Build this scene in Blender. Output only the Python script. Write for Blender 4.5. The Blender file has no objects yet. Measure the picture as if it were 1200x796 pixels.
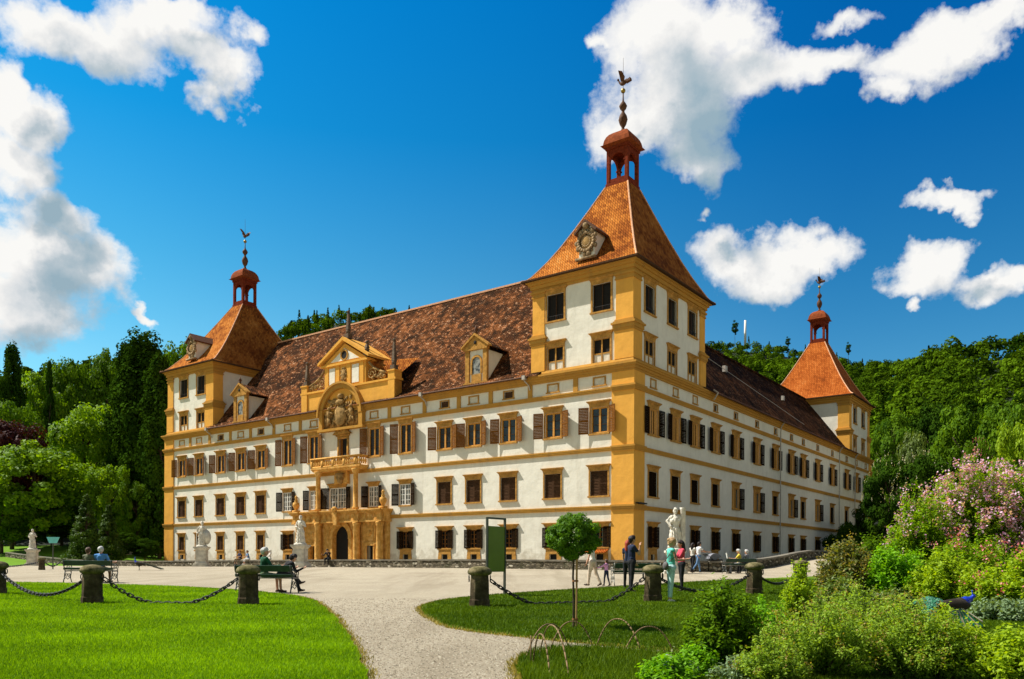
import bpy, math, random
import numpy as np
from mathutils import Vector, Matrix
random.seed(7); RNG=np.random.default_rng(7)
SC=bpy.context.scene; COL=SC.collection
E0=1.42                       # eye height
F=953.0; ROLL=math.radians(.28)
def ray(px,py):
    dx=(px-600)/F; dy=(658-py)/F
    return dx*math.cos(ROLL)-dy*math.sin(ROLL), dy*math.cos(ROLL)+dx*math.sin(ROLL)
def ss(t):
    t=np.clip(t,0,1); return t*t*(3-2*t)
GY=[-60,0,44,50,58,67,82,100,400]; GZ=[0,0,.792,.90,.92,.87,.68,.6,.6]
def ground(X,Y):
    X=np.asarray(X,float); Y=np.asarray(Y,float)
    z=np.interp(Y,GY,GZ)
    z=z+.85*ss((X-11)/13)*ss((Y-44)/18)
    z=z+3.0*ss((Y-88)/40)*ss((-X-42)/10)
    return z
def gz(x,y): return float(ground(x,y))
def gp(px,py):
    "point of the ground seen at a pixel of the photograph"
    k,m=ray(px,py); lo,hi=3.,200.
    for _ in range(50):
        y=(lo+hi)/2
        if m*y+E0 > gz(k*y,y): lo=y
        else: hi=y
    return Vector((k*lo,lo,gz(k*lo,lo)))
# castle frame
P0=Vector((9.5,64,E0)); CA=-math.atan2(.5974,.802)
MC=Matrix.Translation(P0)@Matrix.Rotation(CA,4,'Z')
def cw(x,y,z=0): return MC@Vector((x,y,z))
def tolocal(X,Y):
    dx=X-P0.x; dy=Y-P0.y; c=math.cos(CA); s=math.sin(CA)
    return c*dx+s*dy, -s*dx+c*dy

# ---------------------------------------------------------------- materials
def lin(h):
    h=h.lstrip('#'); r=[int(h[i:i+2],16)/255 for i in (0,2,4)]
    return tuple(c/12.92 if c<.04045 else ((c+.055)/1.055)**2.4 for c in r)
class NT:
    def __init__(s,name):
        s.m=bpy.data.materials.new(name); s.m.use_nodes=True; s.t=s.m.node_tree; s.t.nodes.clear()
        s.out=s.n('ShaderNodeOutputMaterial')
    def n(s,typ,**k):
        x=s.t.nodes.new(typ)
        for a,b in k.items():
            if a=='inp':
                for q,v in b.items():
                    if hasattr(v,'is_linked') or isinstance(v,bpy.types.NodeSocket): s.t.links.new(v,x.inputs[q])
                    else: x.inputs[q].default_value=v
            else: setattr(x,a,b)
        return x
    def link(s,a,b): s.t.links.new(a,b)
    def coord(s,kind='Object'): return s.n('ShaderNodeTexCoord').outputs[kind]
    def noise(s,vec,scale,detail=4,rough=.55,dist=0):
        return s.n('ShaderNodeTexNoise',inp={'Vector':vec,'Scale':scale,'Detail':detail,'Roughness':rough,'Distortion':dist})
    def mapping(s,vec,scale=(1,1,1),rot=(0,0,0),loc=(0,0,0)):
        return s.n('ShaderNodeMapping',inp={'Vector':vec,'Scale':scale,'Rotation':rot,'Location':loc}).outputs[0]
    def ramp(s,fac,stops,interp='LINEAR'):
        r=s.n('ShaderNodeValToRGB'); r.color_ramp.interpolation=interp
        e=r.color_ramp.elements
        while len(e)<len(stops): e.new(.5)
        for i,(p,c) in enumerate(stops):
            e[i].position=p; e[i].color=(c,c,c,1) if isinstance(c,(int,float)) else (*c[:3],1)
        s.link(fac,r.inputs[0]); return r.outputs[0]
    def mix(s,fac,a,b,mode='MIX'):
        x=s.n('ShaderNodeMix',data_type='RGBA',blend_type=mode)
        for sock,v in ((x.inputs[0],fac),(x.inputs[6],a),(x.inputs[7],b)):
            if isinstance(v,bpy.types.NodeSocket): s.link(v,sock)
            elif isinstance(v,(int,float)): sock.default_value=v if sock==x.inputs[0] else (v,v,v,1)
            else: sock.default_value=(*v[:3],1)
        return x.outputs[2]
    def math(s,op,a,b=0.,c=0.,clamp=False):
        x=s.n('ShaderNodeMath',operation=op,use_clamp=clamp)
        for i,v in enumerate((a,b,c)):
            if isinstance(v,bpy.types.NodeSocket): s.link(v,x.inputs[i])
            else: x.inputs[i].default_value=v
        return x.outputs[0]
    def bump(s,h,strength=.5,dist=.02,normal=None):
        x=s.n('ShaderNodeBump',inp={'Height':h,'Strength':strength,'Distance':dist})
        if normal is not None: s.link(normal,x.inputs['Normal'])
        return x.outputs[0]
    def principled(s,col,rough=.8,normal=None,spec=.3,metal=0.,**kw):
        p=s.n('ShaderNodeBsdfPrincipled')
        def st(k,v):
            if isinstance(v,bpy.types.NodeSocket): s.link(v,p.inputs[k])
            elif isinstance(v,(int,float)): p.inputs[k].default_value=v
            else: p.inputs[k].default_value=(*v[:3],1)
        st('Base Color',col); st('Roughness',rough); st('Specular IOR Level',spec); st('Metallic',metal)
        for k,v in kw.items(): st(k,v)
        if normal is not None: s.link(normal,p.inputs['Normal'])
        s.link(p.outputs[0],s.out.inputs[0]); return p
M={}
def simple(name,col,rough=.7,var=.25,scale=6.,bump=.3,bd=.01,metal=0.,spec=.3,coord='Object'):
    t=NT(name); v=t.coord(coord); n=t.noise(v,scale,5,.6)
    n2=t.noise(v,scale*7,3,.6)
    c=t.mix(t.ramp(n.outputs[0],[(.3,0.),(.7,1.)]),[x*(1-var) for x in col],[min(1,x*(1+var)) for x in col])
    t.principled(c,rough,t.bump(n2.outputs[0],bump,bd),spec,metal); M[name]=t.m; return t.m

def plaster(name,c,dirt,streak=.35):
    t=NT(name); v=t.coord()
    big=t.noise(v,.22,5,.6); mid=t.noise(v,1.4,5,.65)
    st=t.noise(t.mapping(v,(.9,.9,.16)),1.2,6,.75)
    col=t.mix(t.ramp(mid.outputs[0],[(.35,0.),(.75,1.)]),c,[x*.9 for x in c])
    col=t.mix(t.math('MULTIPLY',t.ramp(st.outputs[0],[(.52,0.),(.78,1.)]),streak),col,dirt)
    col=t.mix(t.math('MULTIPLY',t.ramp(big.outputs[0],[(.5,0.),(.75,1.)]),.22),col,dirt)
    pt=t.noise(v,.9,7,.75); col=t.mix(t.ramp(pt.outputs[0],[(.53,0.),(.62,.24)]),col,[x*.78 for x in c])
    sp=t.n('ShaderNodeSeparateXYZ',inp={0:v}); zb=t.math('ADD',t.math('MULTIPLY',sp.outputs[2],-.55),t.math('MULTIPLY',mid.outputs[0],2.2)); col=t.mix(t.ramp(zb,[(.55,0.),(1.5,.55)]),col,dirt)
    n=t.bump(t.noise(v,.8,4,.6).outputs[0],.35,.16)
    n=t.bump(t.noise(v,18,3,.6).outputs[0],.25,.01,n)
    t.principled(col,.95,n,.05); M[name]=t.m
plaster('white_plaster',(.80,.765,.66),(.44,.38,.28),.42)
plaster('ochre_plaster',(.79,.40,.075),(.44,.22,.06),.35)
plaster('cornice_plaster',(.52,.27,.055),(.24,.14,.06),.7)
def portal_stone():
    t=NT('portal_stone'); v=t.coord()
    a=t.noise(v,2.2,6,.7); b=t.noise(t.mapping(v,(3,3,.4)),1.5,5,.65)
    c=t.ramp(a.outputs[0],[(.3,(.40,.18,.035)),(.5,(.66,.34,.075)),(.7,(.82,.52,.19))])
    c=t.mix(t.ramp(b.outputs[0],[(.5,0.),(.8,.7)]),c,(.22,.15,.05))
    t.principled(c,.85,t.bump(t.noise(v,14,4,.6).outputs[0],.5,.03),.2); M['portal_stone']=t.m
portal_stone()
def tiles(name,stops,rowsc=5.5,patch=1.3,bd=.06,fine=.6):
    t=NT(name); v=t.coord()
    # object z and along-slope rows
    sep=t.n('ShaderNodeSeparateXYZ',inp={0:v})
    row=t.math('FRACT',t.math('MULTIPLY',sep.outputs[2],rowsc))
    along=t.math('ADD',sep.outputs[0],t.math('MULTIPLY',sep.outputs[1],1.0))
    rid=t.math('FLOOR',t.math('MULTIPLY',sep.outputs[2],rowsc))
    colx=t.math('ADD',t.math('MULTIPLY',along,4.2),t.math('MULTIPLY',rid,.5))
    cfr=t.math('FRACT',colx); cid=t.math('FLOOR',colx)
    wn=t.n('ShaderNodeTexWhiteNoise',noise_dimensions='2D',inp={0:t.n('ShaderNodeCombineXYZ',inp={0:cid,1:rid}).outputs[0]})
    big=t.noise(v,patch,6,.72); med=t.noise(v,patch*.25,4,.6)
    f=t.math('ADD',t.math('MULTIPLY',big.outputs[0],.62+.0),t.math('MULTIPLY',wn.outputs[0],.16))
    f=t.math('ADD',f,t.math('MULTIPLY',t.math('SUBTRACT',med.outputs[0],.5),.35))
    f=t.math('ADD',f,.11)
    c=t.ramp(f,stops)
    edge=t.math('MULTIPLY',t.math('POWER',t.math('ABSOLUTE',t.math('SUBTRACT',cfr,.5)),2.0),-2.)
    h=t.math('ADD',t.math('MULTIPLY',row,-.7),edge)
    h=t.math('ADD',h,t.math('MULTIPLY',t.noise(v,7,4,.7).outputs[0],fine))
    h=t.math('ADD',h,t.math('MULTIPLY',wn.outputs[0],.4))
    t.principled(c,.95,t.bump(h,.9,bd),.03); M[name]=t.m
def old_tiles(name,k=1.):
    t=NT(name); v=t.coord()
    sep=t.n('ShaderNodeSeparateXYZ',inp={0:v}); z5=t.math('MULTIPLY',sep.outputs[2],4.6)
    row=t.math('FRACT',z5); rid=t.math('FLOOR',z5)
    al=t.math('ADD',t.math('MULTIPLY',t.math('ADD',sep.outputs[0],sep.outputs[1]),3.6),t.math('MULTIPLY',rid,.5)); cid=t.math('FLOOR',al); cfr=t.math('FRACT',al)
    wn=t.n('ShaderNodeTexWhiteNoise',noise_dimensions='2D',inp={0:t.n('ShaderNodeCombineXYZ',inp={0:cid,1:rid}).outputs[0]}).outputs[0]
    vm=t.mapping(v,(.75,1.,1.25),(0,.5,0))
    base=t.noise(v,.30,6,.75); fl=t.noise(vm,2.0,7,.78); fl2=t.noise(vm,4.6,5,.75); moss=t.noise(v,1.1,6,.7)
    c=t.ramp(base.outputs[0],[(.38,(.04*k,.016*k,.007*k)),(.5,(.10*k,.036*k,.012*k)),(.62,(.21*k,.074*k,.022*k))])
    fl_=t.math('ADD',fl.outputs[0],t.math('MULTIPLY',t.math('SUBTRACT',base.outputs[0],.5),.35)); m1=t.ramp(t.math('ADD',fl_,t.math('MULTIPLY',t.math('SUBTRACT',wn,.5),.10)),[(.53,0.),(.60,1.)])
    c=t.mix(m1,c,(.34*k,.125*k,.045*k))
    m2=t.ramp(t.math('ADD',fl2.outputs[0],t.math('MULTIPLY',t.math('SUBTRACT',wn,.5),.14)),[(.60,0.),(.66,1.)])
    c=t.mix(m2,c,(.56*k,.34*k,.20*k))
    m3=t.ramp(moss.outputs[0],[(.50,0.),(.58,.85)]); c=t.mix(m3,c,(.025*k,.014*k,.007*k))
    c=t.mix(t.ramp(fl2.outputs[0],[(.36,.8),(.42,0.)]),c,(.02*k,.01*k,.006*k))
    h=t.math('ADD',t.math('MULTIPLY',row,-.8),t.math('MULTIPLY',fl2.outputs[0],1.6)); h=t.math('ADD',h,t.math('MULTIPLY',wn,.6))
    h=t.math('ADD',h,t.math('MULTIPLY',t.math('POWER',t.math('ABSOLUTE',t.math('SUBTRACT',cfr,.5)),2.),-2.))
    t.principled(c,.95,t.bump(h,1.,.16),.03); M[name]=t.m
old_tiles('old_roof_tiles',1.); old_tiles('shade_painted_roof_tiles',.42)  # second copy is darkened all over, painting shade into the roof colour
tiles('new_roof_tiles',[(.25,(.13,.03,.006)),(.42,(.31,.072,.012)),(.62,(.45,.125,.024)),(.85,(.42,.19,.07))],3.2,.6,.16,.4)
simple('red_wood',(.17,.030,.012),.9,.35,4,spec=.05)
tiles('weathered_roof_tiles',[(.25,(.06,.018,.006)),(.42,(.24,.066,.012)),(.60,(.48,.165,.028)),(.8,(.55,.27,.08))],3.2,.35,.20,.6)
simple('ridge_tile',(.62,.33,.18),.8,.3,5)
simple('copper_dark',(.10,.045,.022),.7,.4,6,spec=.15)
simple('gold_ball',(.35,.24,.05),.4,.4,6,metal=.6)
simple('iron',(.02,.018,.016),.55,.3,20)
simple('lead_pipe',(.42,.38,.33),.6,.3,5)
simple('painted_dark_inside',(.012,.010,.008),.9,.2,3)  # near-black colour standing in for the shade inside openings
simple('brown_wood',(.17,.068,.016),.95,.4,9,spec=.02)
simple('dark_wood',(.075,.040,.022),.95,.35,9,spec=.02)
simple('black_wood',(.017,.009,.004),.95,.35,9,spec=.02)
simple('orange_wood',(.55,.26,.045),.7,.3,8)
simple('white_paint',(.72,.70,.64),.6,.1,8)
simple('window_stone',(.45,.235,.06),.95,.35,3,.6,.04,spec=.03)
simple('relief_stone',(.40,.25,.10),.95,.55,2.6,1.,.12,spec=.03)
simple('carved_stone',(.33,.23,.13),.95,.6,3.,1.,.08,spec=.03)
def glass():
    t=NT('window_glass'); v=t.coord()
    n=t.bump(t.noise(v,1.7,2,.5).outputs[0],.35,.05)
    t.principled((.012,.014,.016),.08,n,.6); M['window_glass']=t.m
glass()
def glass2():
    t=NT('curtained_glass'); v=t.coord()
    n=t.noise(v,2.5,3,.6)
    c=t.ramp(n.outputs[0],[(.4,(.05,.055,.055)),(.55,(.3,.3,.27))])
    t.principled(c,.12,None,.6); M['curtained_glass']=t.m
glass2()

# ---------------------------------------------------------------- mesh builder
class MB:
    def __init__(s): s.v=[]; s.f=[]; s.mi=[]; s.T=None
    def add(s,vs,fs,mi=0):
        o=len(s.v)
        if s.T is not None: vs=[s.T@Vector(p) for p in vs]
        s.v+= [tuple(p) for p in vs]; s.f+=[tuple(o+i for i in f) for f in fs]; s.mi+=[mi]*len(fs); return s
    def box(s,x0,x1,y0,y1,z0,z1,mi=0):
        if x0>x1:x0,x1=x1,x0
        if y0>y1:y0,y1=y1,y0
        if z0>z1:z0,z1=z1,z0
        return s.add([(x0,y0,z0),(x1,y0,z0),(x1,y1,z0),(x0,y1,z0),(x0,y0,z1),(x1,y0,z1),(x1,y1,z1),(x0,y1,z1)],
            [(0,3,2,1),(4,5,6,7),(0,1,5,4),(1,2,6,5),(2,3,7,6),(3,0,4,7)],mi)
    def frustum(s,x0,x1,y0,y1,z0,X0,X1,Y0,Y1,z1,mi=0):
        return s.add([(x0,y0,z0),(x1,y0,z0),(x1,y1,z0),(x0,y1,z0),(X0,Y0,z1),(X1,Y0,z1),(X1,Y1,z1),(X0,Y1,z1)],
            [(0,3,2,1),(4,5,6,7),(0,1,5,4),(1,2,6,5),(2,3,7,6),(3,0,4,7)],mi)
    def prism(s,poly,a,b,axis='y',mi=0):
        "poly of (u,w), extruded from a to b along the axis"
        n=len(poly)
        def P(u,w,t): return {'y':(u,t,w),'x':(t,u,w),'z':(u,w,t)}[axis]
        vs=[P(u,w,a) for u,w in poly]+[P(u,w,b) for u,w in poly]
        fs=[tuple(range(n))[::-1] if axis!='y' else tuple(range(n)),tuple(range(n,2*n)) if axis!='y' else tuple(range(n,2*n))[::-1]]
        fs+=[(i,(i+1)%n,n+(i+1)%n,n+i) if axis!='y' else (n+i,n+(i+1)%n,(i+1)%n,i) for i in range(n)]
        return s.add(vs,fs,mi)
    def tube(s,p0,p1,r0,r1=None,n=8,mi=0,cap=True):
        if r1 is None:r1=r0
        p0=Vector(p0);p1=Vector(p1);d=p1-p0
        if d.length<1e-6:return s
        d.normalize(); a=Vector((0,0,1)) if abs(d.z)<.9 else Vector((1,0,0))
        u=d.cross(a).normalized(); w=d.cross(u)
        vs=[p0+(u*math.cos(2*math.pi*i/n)+w*math.sin(2*math.pi*i/n))*r0 for i in range(n)]
        vs+=[p1+(u*math.cos(2*math.pi*i/n)+w*math.sin(2*math.pi*i/n))*r1 for i in range(n)]
        fs=[(i,n+i,n+(i+1)%n,(i+1)%n) for i in range(n)]
        if cap: fs+=[tuple(range(n)),tuple(range(n,2*n))[::-1]]
        return s.add(vs,fs,mi)
    def path(s,pts,r,n=6,mi=0,taper=None):
        for i in range(len(pts)-1):
            ra=r if taper is None else r*(1+(taper-1)*i/(len(pts)-1)); rb=r if taper is None else r*(1+(taper-1)*(i+1)/(len(pts)-1))
            s.tube(pts[i],pts[i+1],ra,rb,n,mi)
        return s
    def lathe(s,c,prof,n=16,mi=0,rot=0.,sx=1.,sy=1.):
        "profile of (radius,z) turned round the vertical through c"
        c=Vector(c); vs=[];fs=[]
        for r,z in prof:
            for i in range(n):
                a=2*math.pi*i/n+rot
                vs.append(c+Vector((r*sx*math.cos(a),r*sy*math.sin(a),z)))
        for j in range(len(prof)-1):
            for i in range(n):
                fs.append((j*n+i,j*n+(i+1)%n,(j+1)*n+(i+1)%n,(j+1)*n+i))
        fs.append(tuple(range(n))[::-1]); fs.append(tuple(range((len(prof)-1)*n,len(prof)*n)))
        return s.add(vs,fs,mi)
    def ball(s,c,r,n=10,mi=0,sc=(1,1,1)):
        c=Vector(c); prof=[(math.sin(math.pi*j/n)*1.,-math.cos(math.pi*j/n)) for j in range(n+1)]
        vs=[];fs=[];k=n*2
        for rr,z in prof:
            for i in range(k):
                a=2*math.pi*i/k; vs.append((c.x+r*sc[0]*max(rr,1e-4)*math.cos(a),c.y+r*sc[1]*max(rr,1e-4)*math.sin(a),c.z+r*sc[2]*z))
        for j in range(n):
            for i in range(k): fs.append((j*k+i,j*k+(i+1)%k,(j+1)*k+(i+1)%k,(j+1)*k+i))
        return s.add(vs,fs,mi)
    def arc(s,cx,cz,r0,r1,a0,a1,y0,y1,n=14,mi=0):
        "flat ring segment in the x-z plane with depth y0..y1"
        for i in range(n):
            A=a0+(a1-a0)*i/n;B=a0+(a1-a0)*(i+1)/n
            q=[(cx+r0*math.cos(A),cz+r0*math.sin(A)),(cx+r1*math.cos(A),cz+r1*math.sin(A)),(cx+r1*math.cos(B),cz+r1*math.sin(B)),(cx+r0*math.cos(B),cz+r0*math.sin(B))]
            s.prism(q,y0,y1,'y',mi)
        return s
    def mesh(s,name,mats,smooth=False):
        me=bpy.data.meshes.new(name); me.from_pydata(s.v,[],s.f)
        for m in mats: me.materials.append(M[m] if isinstance(m,str) else m)
        if len(mats)>1: me.polygons.foreach_set('material_index',s.mi)
        if smooth: me.polygons.foreach_set('use_smooth',[True]*len(s.f))
        me.update(); return me
    def build(s,name,mats,parent=None,smooth=False,loc=None,rotz=None):
        if isinstance(mats,str): mats=[mats]
        return obj(name,s.mesh(name,mats,smooth),parent,loc,rotz)
def obj(name,me,parent=None,loc=None,rotz=None):
    o=bpy.data.objects.new(name,me); COL.objects.link(o)
    if parent is not None: o.parent=parent
    if loc is not None: o.location=loc
    if rotz is not None: o.rotation_euler=(0,0,rotz)
    return o
def empty(name,loc=(0,0,0),rotz=0.):
    return obj(name,None,None,loc,rotz)
def tag(o,label=None,cat=None,group=None,kind=None):
    if label:o['label']=label
    if cat:o['category']=cat
    if group:o['group']=group
    if kind:o['kind']=kind
    return o
def kids(o): return [c for c in ALLKIDS.get(o.name,[])]
def copy_tree(o,parent=None,loc=None,rotz=None):
    c=o.copy(); COL.objects.link(c); c.parent=parent
    if loc is not None:c.location=loc
    if rotz is not None:c.rotation_euler=(0,0,rotz)
    for ch in list(o.children): copy_tree(ch,c)
    return c
# ================================================================ CASTLE
castle=empty('palace',P0,CA)
tag(castle,'large white baroque palace with ochre corner towers and steep tiled roofs','palace')
LX=67.2; LY=76.5
ZB=-3.2; ZC=15.15; ZE=15.8
AX=[-63.5,-59.75,-55.24,-51.28,-47.48,-42.72,-38.35,-33.7,-29.14,-24.78,-19.75,-16.25,-12.3,-7.61,-3.1]
BY=[3.36,7.56,11.59,16.25,21.35,27.27,33.05,38.55,43.01,48.9,55.5,62.68,68.0,73.4]
CX=-33.65
openA=[];openB=[]        # (u0,u1,z0,z1)
def wall_grid(u0,u1,z0,z1,ops,depth=.24,T=None):
    "wall in the A frame (outside is -y) with openings and their reveals"
    b=MB(); b.T=T
    us=sorted(set([u0,u1]+[round(x,3) for o in ops for x in o[:2]])); zs=sorted(set([z0,z1]+[round(x,3) for o in ops for x in o[2:]]))
    for i in range(len(us)-1):
        j=0
        while j<len(zs)-1:
            uc=(us[i]+us[i+1])/2
            def hole(k): 
                zc=(zs[k]+zs[k+1])/2
                return any(o[0]<uc<o[1] and o[2]<zc<o[3] for o in ops)
            if hole(j): j+=1; continue
            k=j
            while k<len(zs)-1 and not hole(k): k+=1
            b.add([(us[i],0,zs[j]),(us[i+1],0,zs[j]),(us[i+1],0,zs[k]),(us[i],0,zs[k])],[(0,1,2,3)]); j=k
    for a,c,d,e in ops:
        b.add([(a,0,d),(c,0,d),(c,0,e),(a,0,e),(a,depth,d),(c,depth,d),(c,depth,e),(a,depth,e)],[(0,4,5,1),(1,5,6,2),(2,6,7,3),(3,7,4,0)])
    return b
# ---- window kinds: returns an unlinked-prototype function building at (loc, rot)
def hood(b,w,z,d=.2,h=.36,flare=.16,mi=0):
    hw=w/2
    b.frustum(-hw,hw,-.07,.0,z,-hw-flare*.35,hw+flare*.35,-.1,.0,z+h*.55,mi)
    b.frustum(-hw-flare*.4,hw+flare*.4,-.13,.0,z+h*.55+.002,-hw-flare,hw+flare,-d,.0,z+h*.82,mi)
    b.box(-hw-flare-.02,hw+flare+.02,-d-.02,.0,z+h*.82+.001,z+h,mi)
def surround(w,h,jw=.16,hoodh=.4,sill=True,hoodd=.22,d=.07,flare=.17,apron=0):
    b=MB()
    b.box(-w/2-jw,-w/2,-d,.01,0,h); b.box(w/2,w/2+jw,-d,.01,0,h)
    b.box(-w/2-jw,w/2+jw,-d-.002,.01,h,h+jw)
    if hoodh: 
        hood(b,w+2*jw,h+jw+.001,hoodd,hoodh,flare)
    if sill:
        b.box(-w/2-jw-.06,w/2+jw+.06,-d-.08,.0,-.13,-.001)
    if apron: b.box(-w/2-jw+.02,w/2+jw-.02,-d*.6,.0,-.13-apron,-.131)
    return b
def shutter_leaf(w,h,t=.045):
    "louvred leaf hinged at x=0, extending to +x"
    b=MB(); f=.07
    b.box(0,f,0,t,0,h); b.box(w-f,w,0,t,0,h); b.box(f,w-f,0,t,0,f); b.box(f,w-f,0,t,h-f,h); b.box(f,w-f,0,t,h*.5-f/2,h*.5+f/2)
    n=int(h/.13)
    for i in range(n):
        z=f+(h-2*f)*(i+.5)/n; dz=(h-2*f)/n*.42
        b.add([(f,0,z-dz),(w-f,0,z-dz),(w-f,t*.8,z+dz),(f,t*.8,z+dz),(f,t*.35,z-dz-.005),(w-f,t*.35,z-dz-.005),(w-f,t*1.15,z+dz-.005),(f,t*1.15,z+dz-.005)],
              [(0,1,2,3),(7,6,5,4),(0,4,5,1),(3,2,6,7)])
    return b
def mullions(w,h,y,nx,nz,fw=.07,bar=.035,mid=None,d=.05):
    b=MB()
    b.box(-w/2,-w/2+fw,y,y+d,0,h); b.box(w/2-fw,w/2,y,y+d,0,h); b.box(-w/2+fw,w/2-fw,y,y+d,0,fw); b.box(-w/2+fw,w/2-fw,y,y+d,h-fw,h)
    if mid: b.box(-mid/2,mid/2,y-.01,y+d,fw,h-fw)
    for i in range(1,nx):
        x=-w/2+w*i/nx
        if mid and abs(x)<mid/2+.01: continue
        b.box(x-bar/2,x+bar/2,y+.01,y+d-.01,fw,h-fw)
    for j in range(1,nz):
        z=h*j/nz; b.box(-w/2+fw,w/2-fw,y+.012,y+d-.012,z-bar/2,z+bar/2)
    return b
def pane_mesh(w,h,y): return MB().box(-w/2,w/2,y,y+.03,0,h)
PROTO={}
def window_proto(kind,w,h,var=None):
    key=(kind,round(w,2),round(h,2))
    if key in PROTO: return PROTO[key],False
    if kind=='noble':         # second floor: wooden mullion, brown louvred shutters open
        r=surround(w,h,.12,.38,hoodd=.24).build('window','window_stone',castle)
        cs=mullions(w,h,.10,2,1,.13,.035,.17,.06)
        for zz in (.34,.67): cs.box(-w/2+.12,w/2-.12,.115,.15,h*zz-.02,h*zz+.02,1)
        cs.build('casement',['orange_wood','dark_wood'],r)
        pane_mesh(w-.1,h-.1,.17).build('pane','window_glass',r,loc=(0,0,.05))
        for s in (-1,1):
            o=shutter_leaf(w*.54,h+.05).build('shutter','brown_wood',r)
            o.location=(s*(w/2+.13),-.12,-.03); o.rotation_euler=(0,0,math.radians(-14) if s>0 else math.radians(194))
    elif kind=='noble_shade':  # copy of the noble window, shutters blackened to paint in the shade
        r=surround(w,h,.15,.42,hoodd=.24).build('window','window_stone',castle)
        b=mullions(w,h,.04,2,1,.12,.035,.2,.06); b.box(-w/2+.12,-w*.18,.03,.06,.12,h-.12); b.box(w*.18,w/2-.12,.03,.06,.12,h-.12)
        b.build('casement','orange_wood',r)
        pane_mesh(w-.1,h-.1,.17).build('pane','window_glass',r,loc=(0,0,.05))
        for s in (-1,1):
            o=shutter_leaf(w*.55,h+.05).build('shutter','black_wood',r)
            o.location=(s*(w/2+.13),-.14,-.03); o.rotation_euler=(0,0,math.radians(-4) if s>0 else math.radians(184))
    elif kind in('closed','closed_shade'):      # first floor: brown shutters closed in the reveal, blackened in the copy with painted shade
        r=surround(w,h,.125,.38,hoodd=.22,flare=.15).build('window','window_stone',castle)
        for s in (-1,1):
            o=shutter_leaf(w/2-.01,h-.02).build('shutter','dark_wood' if kind=='closed' else 'black_wood',r)
            o.location=(s*(w/2),.07+(.0 if s<0 else .045),.01); o.rotation_euler=(0,0,0 if s<0 else math.pi)
        pane_mesh(w,h,.19).build('pane','window_glass',r)
    elif kind=='white':       # white sash, dark shutters open
        r=surround(w,h,.05,.42,hoodd=.22,d=.05,flare=.2).build('window','window_stone',castle)
        mullions(w,h,.0,4 if w<2 else 6,4 if w<2 else 3,.09,.05,.14,.07).build('casement','white_paint',r)
        pane_mesh(w-.1,h-.1,.09).build('pane','curtained_glass',r,loc=(0,0,.05))
        for s in (-1,1):
            o=shutter_leaf(w*.52 if w<2 else w*.36,h+.06).build('shutter','black_wood',r)
            o.location=(s*(w/2+.06),-.09,-.03); o.rotation_euler=(0,0,math.radians(-12) if s>0 else math.radians(192))
    elif kind=='ajar':        # ground floor: near-black shutters framing a strip of casement
        r=surround(w,h,.10,.34,hoodd=.22,sill=True,d=.05,flare=.26).build('window','window_stone',castle)
        bb=mullions(w,h,.03,4,4,.08,.05,.10,.05).build('casement','brown_wood',r)
        pane_mesh(w-.1,h-.1,.15).build('pane','window_glass',r,loc=(0,0,.05))
        for s in (-1,1):
            o=shutter_leaf(w*.5,h+.08).build('shutter','black_wood',r)
            o.location=(s*w*.22,-.09 if s<0 else -.05,-.04); o.rotation_euler=(0,0,math.radians(-3) if s>0 else math.radians(183))
    elif kind=='half':        # open on the shaded side: wood leaf and dark shutter
        r=surround(w,h,.14,.46,hoodd=.24).build('window','window_stone',castle)
        b=mullions(w,h,.03,2,1,.1,.03,.16,.05); b.box(-w/2+.1,-w*.16,.02,.05,.1,h-.1)
        b.build('casement','orange_wood',r)
        pane_mesh(w-.1,h-.1,.17).build('pane','window_glass',r,loc=(0,0,.05))
        o=shutter_leaf(w*.54,h+.05).build('shutter','black_wood',r)
        o.location=((w/2+.12),-.1,-.03); o.rotation_euler=(0,0,math.radians(-12))
    elif kind=='tower_lower': # dark upper lights over two white panels
        r=surround(w,h,.14,.36,hoodd=.22).build('window','window_stone',castle)
        b=mullions(w,h,.05,2,1,.09,.04,.12,.06); b.box(-w/2+.09,w/2-.09,.05,.11,h*.36,h*.36+.1); b.build('casement','window_stone',r)
        MB().box(-w/2+.08,w/2-.08,.09,.12,.05,h*.36).build('parapet_panel','white_plaster',r)
        pane_mesh(w-.1,h*.62,.16).build('pane','painted_dark_inside',r,loc=(0,0,h*.37))
    elif kind=='tower_upper':
        r=surround(w,h,.16,.36,hoodd=.24).build('window','window_stone',castle)
        mullions(w,h,.1,2,1,.06,.03,.06,.05).build('casement','dark_wood',r)
        b=MB()
        for i in range(9):
            x=-w/2+.1+(w-.2)*i/8; b.tube((x,.03,.02),(x,.03,.42),.012,n=5)
        b.box(-w/2,w/2,.02,.045,.42,.45); b.build('railing','iron',r)
        pane_mesh(w-.1,h-.1,.2).build('pane','painted_dark_inside',r,loc=(0,0,.05))  # black sheet in place of glass, painting the dark inside
    elif kind=='attic_dark':
        b=MB(); b.box(-w/2-.12,-w/2,-.05,.01,0,h); b.box(w/2,w/2+.12,-.05,.01,0,h); b.box(-w/2-.12,w/2+.12,-.052,.01,h,h+.1); b.box(-w/2-.2,w/2+.2,-.09,.0,-.1,-.001)
        r=b.build('attic_window','window_stone',castle); pane_mesh(w,h,.12).build('shutter','dark_wood',r)
    elif kind=='attic_white':
        b=MB(); b.box(-w/2-.14,-w/2,-.05,.01,0,h); b.box(w/2,w/2+.14,-.05,.01,0,h); b.box(-w/2-.14,w/2+.14,-.052,.01,h,h+.12); b.box(-w/2-.22,w/2+.22,-.09,.0,-.1,-.001)
        r=b.build('attic_window','window_stone',castle); pane_mesh(w,h,.05).build('panel','white_plaster',r)
    elif kind=='basement':
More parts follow.
